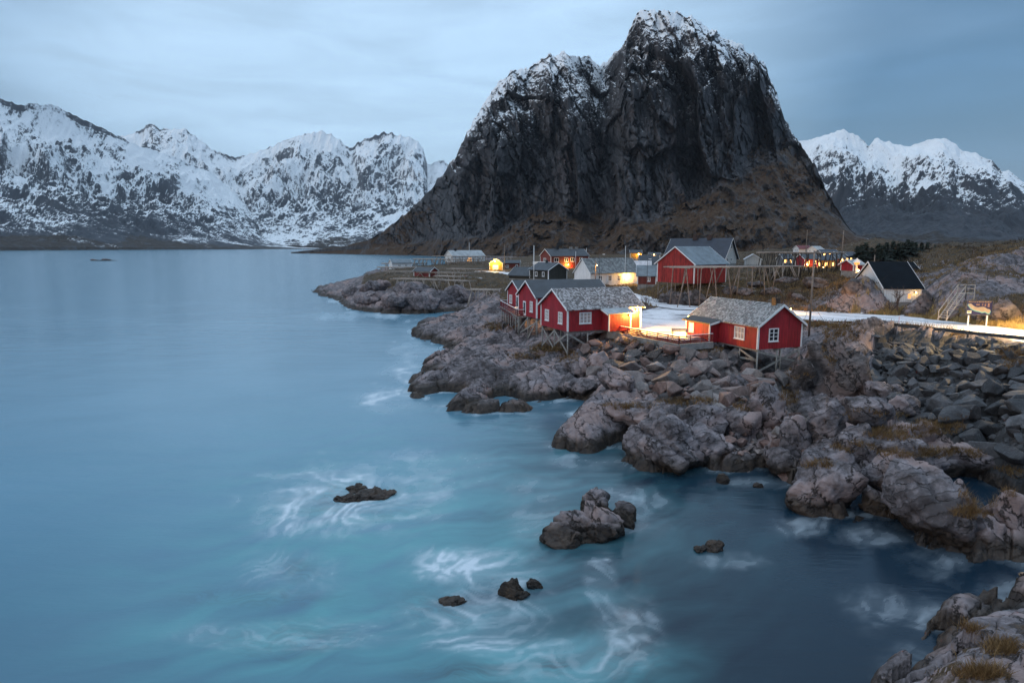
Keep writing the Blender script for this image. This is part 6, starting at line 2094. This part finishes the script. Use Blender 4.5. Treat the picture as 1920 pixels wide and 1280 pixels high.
# ---------------------------------------------------------------- guardrail
gp = [at_z(px, py, z) for px, py, z in ((1659, 617, 5.95), (1723, 624, 6.15), (1814, 635, 6.45), (1922, 647, 6.75), (2040, 660, 7.05))]
gr = empty('guardrail', gp[0])
tag(gr, 'dark steel crash barrier along the seaward edge of the road', 'guardrail')
for i, v in enumerate(gp):
    w = v - gp[0]
    MB().box(w.x - .06, w.x + .06, w.y - .05, w.y + .05, w.z - .5, w.z + .62).build('post', M_STEEL, gr)
    MB().box(w.x - .05, w.x + .05, w.y + .05, w.y + .2, w.z + .42, w.z + .66).build('bracket', M_STEEL, gr)
for v0, v1 in zip(gp[:-1], gp[1:]):
    a = v0 - gp[0]; c = v1 - gp[0]
    d = (c - a).normalized(); n = Vector((-d.y, d.x, 0)).normalized()
    if n.y < 0: n = -n
    prof = [(.20, .40), (.26, .44), (.26, .50), (.21, .54), (.21, .58), (.26, .62), (.26, .68), (.20, .72)]
    vs = [a + n * o + Vector((0, 0, z)) for o, z in prof] + [c + n * o + Vector((0, 0, z)) for o, z in prof]
    vs += [v + n * .012 for v in vs]
    k = len(prof); fs = []
    for i in range(k - 1):
        fs += [(i, i + 1, k + i + 1, k + i), (2 * k + i, 3 * k + i, 3 * k + i + 1, 2 * k + i + 1)]
    fs += [(0, k, 3 * k, 2 * k), (k - 1, 3 * k - 1, 4 * k - 1, 2 * k - 1)]
    MB().add(vs, fs).build('beam', M_STEEL, gr)
# snow marker
sm = empty('snow_stake', at_z(1685, 607, 6.1)); tag(sm, 'thin red snow stake at the road edge behind the crash barrier', 'stake')
MB().tube((0, 0, -.2), (0, 0, .85), .02, .02, 6).build('rod', plain('red_plastic', (.5, .03, .03), .5), sm)

# ---------------------------------------------------------------- map sign
sp = at_d(1836, 577, 69.5)
gzs = gz(sp.x, sp.y)
sg = empty('map_sign', (sp.x, sp.y, gzs), R(-6)); sg_h = sp.z - gzs
tag(sg, 'blue map board on two white posts beside the road', 'sign')
M_SIGN = plain('sign_navy', (0.012, 0.014, 0.07), .5, .15)
M_ISLE = plain('sign_island', (0.33, 0.26, 0.20), .6, .12, 2.0)
M_SHOAL = plain('sign_shallows', (0.13, 0.33, 0.36), .6, .1)
M_TXT = plain('sign_lettering', (0.55, 0.36, 0.16), .6, .05)
sw, shh = 2.62, 1.5
MB().box(-sw / 2, sw / 2, -.03, .03, sg_h - shh / 2, sg_h + shh / 2).build('board', M_SIGN, sg)
for x0, x1, z0, z1 in ((-sw / 2 - .04, sw / 2 + .04, shh / 2, shh / 2 + .05), (-sw / 2 - .04, sw / 2 + .04, -shh / 2 - .05, -shh / 2), (-sw / 2 - .04, -sw / 2, -shh / 2, shh / 2), (sw / 2, sw / 2 + .04, -shh / 2, shh / 2)):
    MB().box(x0, x1, -.05, .04, sg_h + z0, sg_h + z1).build('frame', M_STEEL, sg)
for x in (-.95, .95): MB().box(x - .06, x + .06, .035, .14, -.4, sg_h - .2).build('post', M_TRIM, sg)


def plate(pts, y0, y1, mat, name):
    n = len(pts)
    vs = [(x, y0, sg_h + z) for x, z in pts] + [(x, y1, sg_h + z) for x, z in pts]
    fs = [tuple(range(n)), tuple(range(2 * n - 1, n - 1, -1))] + [(i, (i + 1) % n, n + (i + 1) % n, n + i) for i in range(n)]
    MB().add(vs, fs).build(name, mat, sg)


isl = [(-1.18, .30), (-1.08, .44), (-.90, .46), (-.70, .30), (-.45, .12), (-.15, .06), (.15, .10), (.42, .12), (.62, .02), (.80, -.10), (1.08, -.16), (1.16, -.32), (1.02, -.58), (.85, -.55), (.60, -.40), (.30, -.46), (.05, -.36), (-.30, -.30), (-.60, -.18), (-.85, -.04), (-1.0, .12)]
plate([(x * 1.06 - .01, z * 1.12 - .06) for x, z in isl], -.036, -.031, M_SHOAL, 'shallows')
plate(isl, -.044, -.038, M_ISLE, 'island')
plate([(-1.22, -.60), (-.78, -.60), (-.78, -.32), (-1.22, -.32)], -.042, -.0365, M_TRIM, 'inset')
plate([(-1.19, -.52), (-.81, -.48), (-.81, -.36), (-1.19, -.36)], -.048, -.043, plain('sign_green', (.14, .20, .05), .6), 'inset_map')
for x, z, w, h in ((-.35, .26, .36, .16), (.22, .24, .14, .22), (.50, .16, .16, .30), (.82, .08, .2, .42)):
    plate([(x, z), (x + w, z), (x + w, z + h), (x, z + h)], -.036, -.0312, plain('sign_key', (.20, .12, .10), .6), 'legend')
for a, c in zip([(-.62, .02), (-.3, .0), (0, -.12), (.3, -.28), (.6, -.26)], [(-.3, .0), (0, -.12), (.3, -.28), (.6, -.26), (.95, -.34)]):
    MB().bar((a[0], -.046, sg_h + a[1]), (c[0], -.046, sg_h + c[1]), .006, .03, up=(0, 1, 0)).build('map_road', M_BLACK, sg)
tx = bpy.data.curves.new('title', 'FONT'); tx.body = 'Welcome to Eliassen Rorbuer'; tx.size = .19; tx.extrude = .004; tx.align_x = 'CENTER'
to_ = bpy.data.objects.new('title_curve', tx); C.objects.link(to_)
bpy.context.view_layer.update()
tm = bpy.data.meshes.new_from_object(to_.evaluated_get(bpy.context.evaluated_depsgraph_get()))
bpy.data.objects.remove(to_, do_unlink=True)
tm.materials.clear()
ti = mobj('title', tm, M_TXT, sg); ti.rotation_euler = (R(90), 0, 0); ti.location = (0, -.038, sg_h + .585)

# ---------------------------------------------------------------- stairs on the dome
s0 = at_d(1766, 597, 72.0); s1 = at_d(1803, 549, 75.5)
stc = empty('wooden_stairs', s0)
tag(stc, 'steep wooden stairs with railing climbing the bare rock dome', 'stairs')
dv = s1 - s0; side = Vector((-dv.y, dv.x, 0)).normalized() * .42
M_LTWOOD = plain('pale_timber', (0.50, 0.42, 0.35), .8, .2)
for k_ in (-1, 1):
    MB().bar(side * k_ + Vector((0, 0, -.15)), dv + side * k_, .06, .2).build('stringer', M_LTWOOD, stc)
    MB().bar(side * k_ + Vector((0, 0, .75)), dv + side * k_ + Vector((0, 0, .95)), .05, .07).build('handrail', M_LTWOOD, stc)
    for t in (.03, .5, .98):
        q = dv * t + side * k_; MB().bar(q, q + Vector((0, 0, .9)), .06).build('post', M_LTWOOD, stc)
for i in range(12):
    q = dv * ((i + .5) / 12)
    MB().bar(q - side * .95, q + side * .95, .2, .04, up=(0, 0, 1)).build('step', M_LTWOOD, stc)
lx = Vector((1.1, .1, 0))
b = MB(); a = [dv - side, dv + side, dv + side + lx, dv - side + lx]
b.add(a + [v - Vector((0, 0, .08)) for v in a], [(0, 1, 2, 3), (7, 6, 5, 4), (0, 4, 5, 1), (1, 5, 6, 2), (2, 6, 7, 3), (3, 7, 4, 0)]); b.build('landing', M_LTWOOD, stc)
for v0, v1 in ((dv + side, dv + side + lx), (dv - side + lx, dv + side + lx)):
    for z in (.5, .95): MB().bar(v0 + Vector((0, 0, z)), v1 + Vector((0, 0, z)), .05, .08).build('rail', M_LTWOOD, stc)
    for v in (v0, v1): MB().bar(v + Vector((0, 0, -.8)), v + Vector((0, 0, 1.0)), .07).build('post', M_LTWOOD, stc)

# ---------------------------------------------------------------- spruces
M_SPRUCE, _nt, _bs = new_mat('spruce_needles')
_n = noise(_nt, geo_pos(_nt), 2.0, 4, .6)
_nt.links.new(mixc(_nt, maprange(_nt, _n, .3, .7), (.008, .014, .010), (.026, .040, .026)), _bs.inputs['Base Color']); _bs.inputs['Roughness'].default_value = .9


def spruce_mesh(seed):
    r = random.Random(seed); vs = []; fs = []
    for lv in range(22):
        z = .06 + .94 * (lv / 22); rad = .26 * (1 - z) ** .85 * r.uniform(.8, 1.15) + .012
        nb = max(5, int(13 * (1 - z)) + 3)
        for k in range(nb):
            a = r.uniform(0, 6.28); R_ = rad * r.uniform(.65, 1.2)
            for s_ in range(3):
                t0 = (s_ + .2) / 3.2; w = .05 * (1.2 - t0) * r.uniform(.7, 1.3)
                cx, cy = math.cos(a) * R_ * t0, math.sin(a) * R_ * t0
                tx_, ty = math.cos(a) * R_ * (t0 + .42), math.sin(a) * R_ * (t0 + .42)
                zz = z - .05 * t0 + r.uniform(-.012, .012)
                i = len(vs)
                vs += [(cx - math.sin(a) * w, cy + math.cos(a) * w, zz), (cx + math.sin(a) * w, cy - math.cos(a) * w, zz - .01), (tx_, ty, zz - .035)]
                fs.append((i, i + 1, i + 2))
    me = bpy.data.meshes.new('crown'); me.from_pydata(vs, [], fs); me.materials.append(M_SPRUCE)
    return me


SPR = [spruce_mesh(i) for i in range(4)]
_tr = MB().tube((0, 0, -.05), (0, 0, .9), .018, .004, 6).mesh('trunk'); _tr.materials.append(M_POLE)
for i, (px, py, top, D, lab) in enumerate(((1606, 492, 464, 150, 'leftmost spruce of the row by the bell turret'), (1621, 494, 457, 147, 'tall spruce rising behind the bell turret'), (1633, 494, 466, 145, 'short spruce right of the one behind the bell turret'),
                                          (1645, 494, 459, 144, 'spruce directly above the ridge of the white barn'), (1660, 493, 457, 146, 'broad spruce above the dark barn roof'), (1683, 490, 458, 150, 'spruce at the foot of the pale brown hill'),
                                          (1699, 488, 452, 154, 'tallest spruce at the dark end of the row'), (1715, 486, 456, 158, 'dark spruce left of the pole on the brown hill'), (1737, 480, 456, 162, 'spruce behind the pole on the brown hill'), (1752, 478, 460, 166, 'rightmost spruce on the skyline of the brown hill'),
                                          (1613, 494, 462, 142, 'small spruce between the two leftmost of the row'), (1652, 495, 463, 140, 'low spruce just left of the broad one'), (1672, 493, 455, 150, 'slim spruce right of the broad one'), (1691, 491, 457, 148, 'spruce tucked before the tallest one'), (1707, 489, 455, 152, 'bushy spruce just right of the tallest one'), (1726, 486, 457, 158, 'spruce hiding the foot of the hill pole'))):
    p = at_d(px, py, D); zt_ = at_d(px, top, D).z; p.z = min(p.z, gz(p.x, p.y)); H_ = zt_ - p.z
    o = empty('spruce_tree', p, i * 1.3); tag(o, lab, 'tree', 'spruces behind the white barn')
    for me in (_tr, SPR[i % 4]):
        ch = mobj(me.name.split('.')[0], me, None, o); ch.scale = (H_ * 2.5, H_ * 2.5, H_ * 1.12)


# ---------------------------------------------------------------- leafless shrubs and trees
def bare(label, loc, hgt, seed, stems=5, spread=.5, name='bare_shrub', cat='shrub', group='leafless shrubs', trunk=None):
    r = random.Random(seed)
    o = empty(name, loc); tag(o, label, cat, group)

    def grow(b, p, d, ln, rad, lv):
        q = p + d * ln
        b.tube(p, q, rad, rad * .65, 4)
        if lv:
            for _ in range(3 if lv > 1 else 2):
                nd_ = (d + Vector((r.gauss(0, .5), r.gauss(0, .5), r.uniform(-.1, .35)))).normalized()
                grow(b, p.lerp(q, r.uniform(.45, 1)), nd_, ln * r.uniform(.5, .75), rad * .6, lv - 1)
    b = MB()
    for k in range(stems):
        d = Vector((r.gauss(0, spread), r.gauss(0, spread), 1)).normalized()
        grow(b, Vector((r.gauss(0, .12), r.gauss(0, .12), -.1)), d, hgt * .42, .035 * max(1, hgt / 2.5), 3)
    b.build('twigs', M_TWIG, o)


M_TWIG = plain('bare_twigs', (0.10, 0.065, 0.05), .9, .3)
for i, (px, py, hg, lab) in enumerate(((1213, 571, 2.6, 'leafless shrub beside the yard road below the barn'), (1232, 566, 2.4, 'reddish bare shrub at the left foot of the barn knoll'), (1478, 563, 2.2, 'bare bush on the path behind the near cabin'),
                                       (1682, 588, 5.2, 'leafless birch standing before the white barn'), (1667, 590, 3.0, 'bare sapling left of the leafless birch'), (1800, 795, 1.6, 'bare shrub growing among the boulders at the right'),
                                       (1560, 528, 2.0, 'thin bare bush at the end of the high rack'), (1510, 585, 1.6, 'bare shrub lit orange behind the near cabin'), (1132, 540, 1.5, 'little bare bush under the windows of the long white house'))):
    bare(lab, hit(px, py, 30, 200), hg, 60 + i, stems=3 if hg > 4 else 6, spread=.18 if hg > 4 else .5)
# ================================================================== AIR
hb = MB(); hb.box(-13500, 13500, -300, 9500, -10, 1500)
hm = bpy.data.materials.new('haze_air'); hm.use_nodes = True
hn = hm.node_tree; hn.nodes.clear()
ho = nd(hn, 'ShaderNodeOutputMaterial')
hv = nd(hn, 'ShaderNodeVolumePrincipled', {'Color': (0.80, 0.89, 1.0, 1), 'Density': 0.00003, 'Anisotropy': 0.2})
hn.links.new(hv.outputs[0], ho.inputs['Volume'])
tag(hb.build('haze', hm), 'thin blue evening haze over the fjord', 'haze', kind='stuff')
S.cycles.volume_bounces = 0
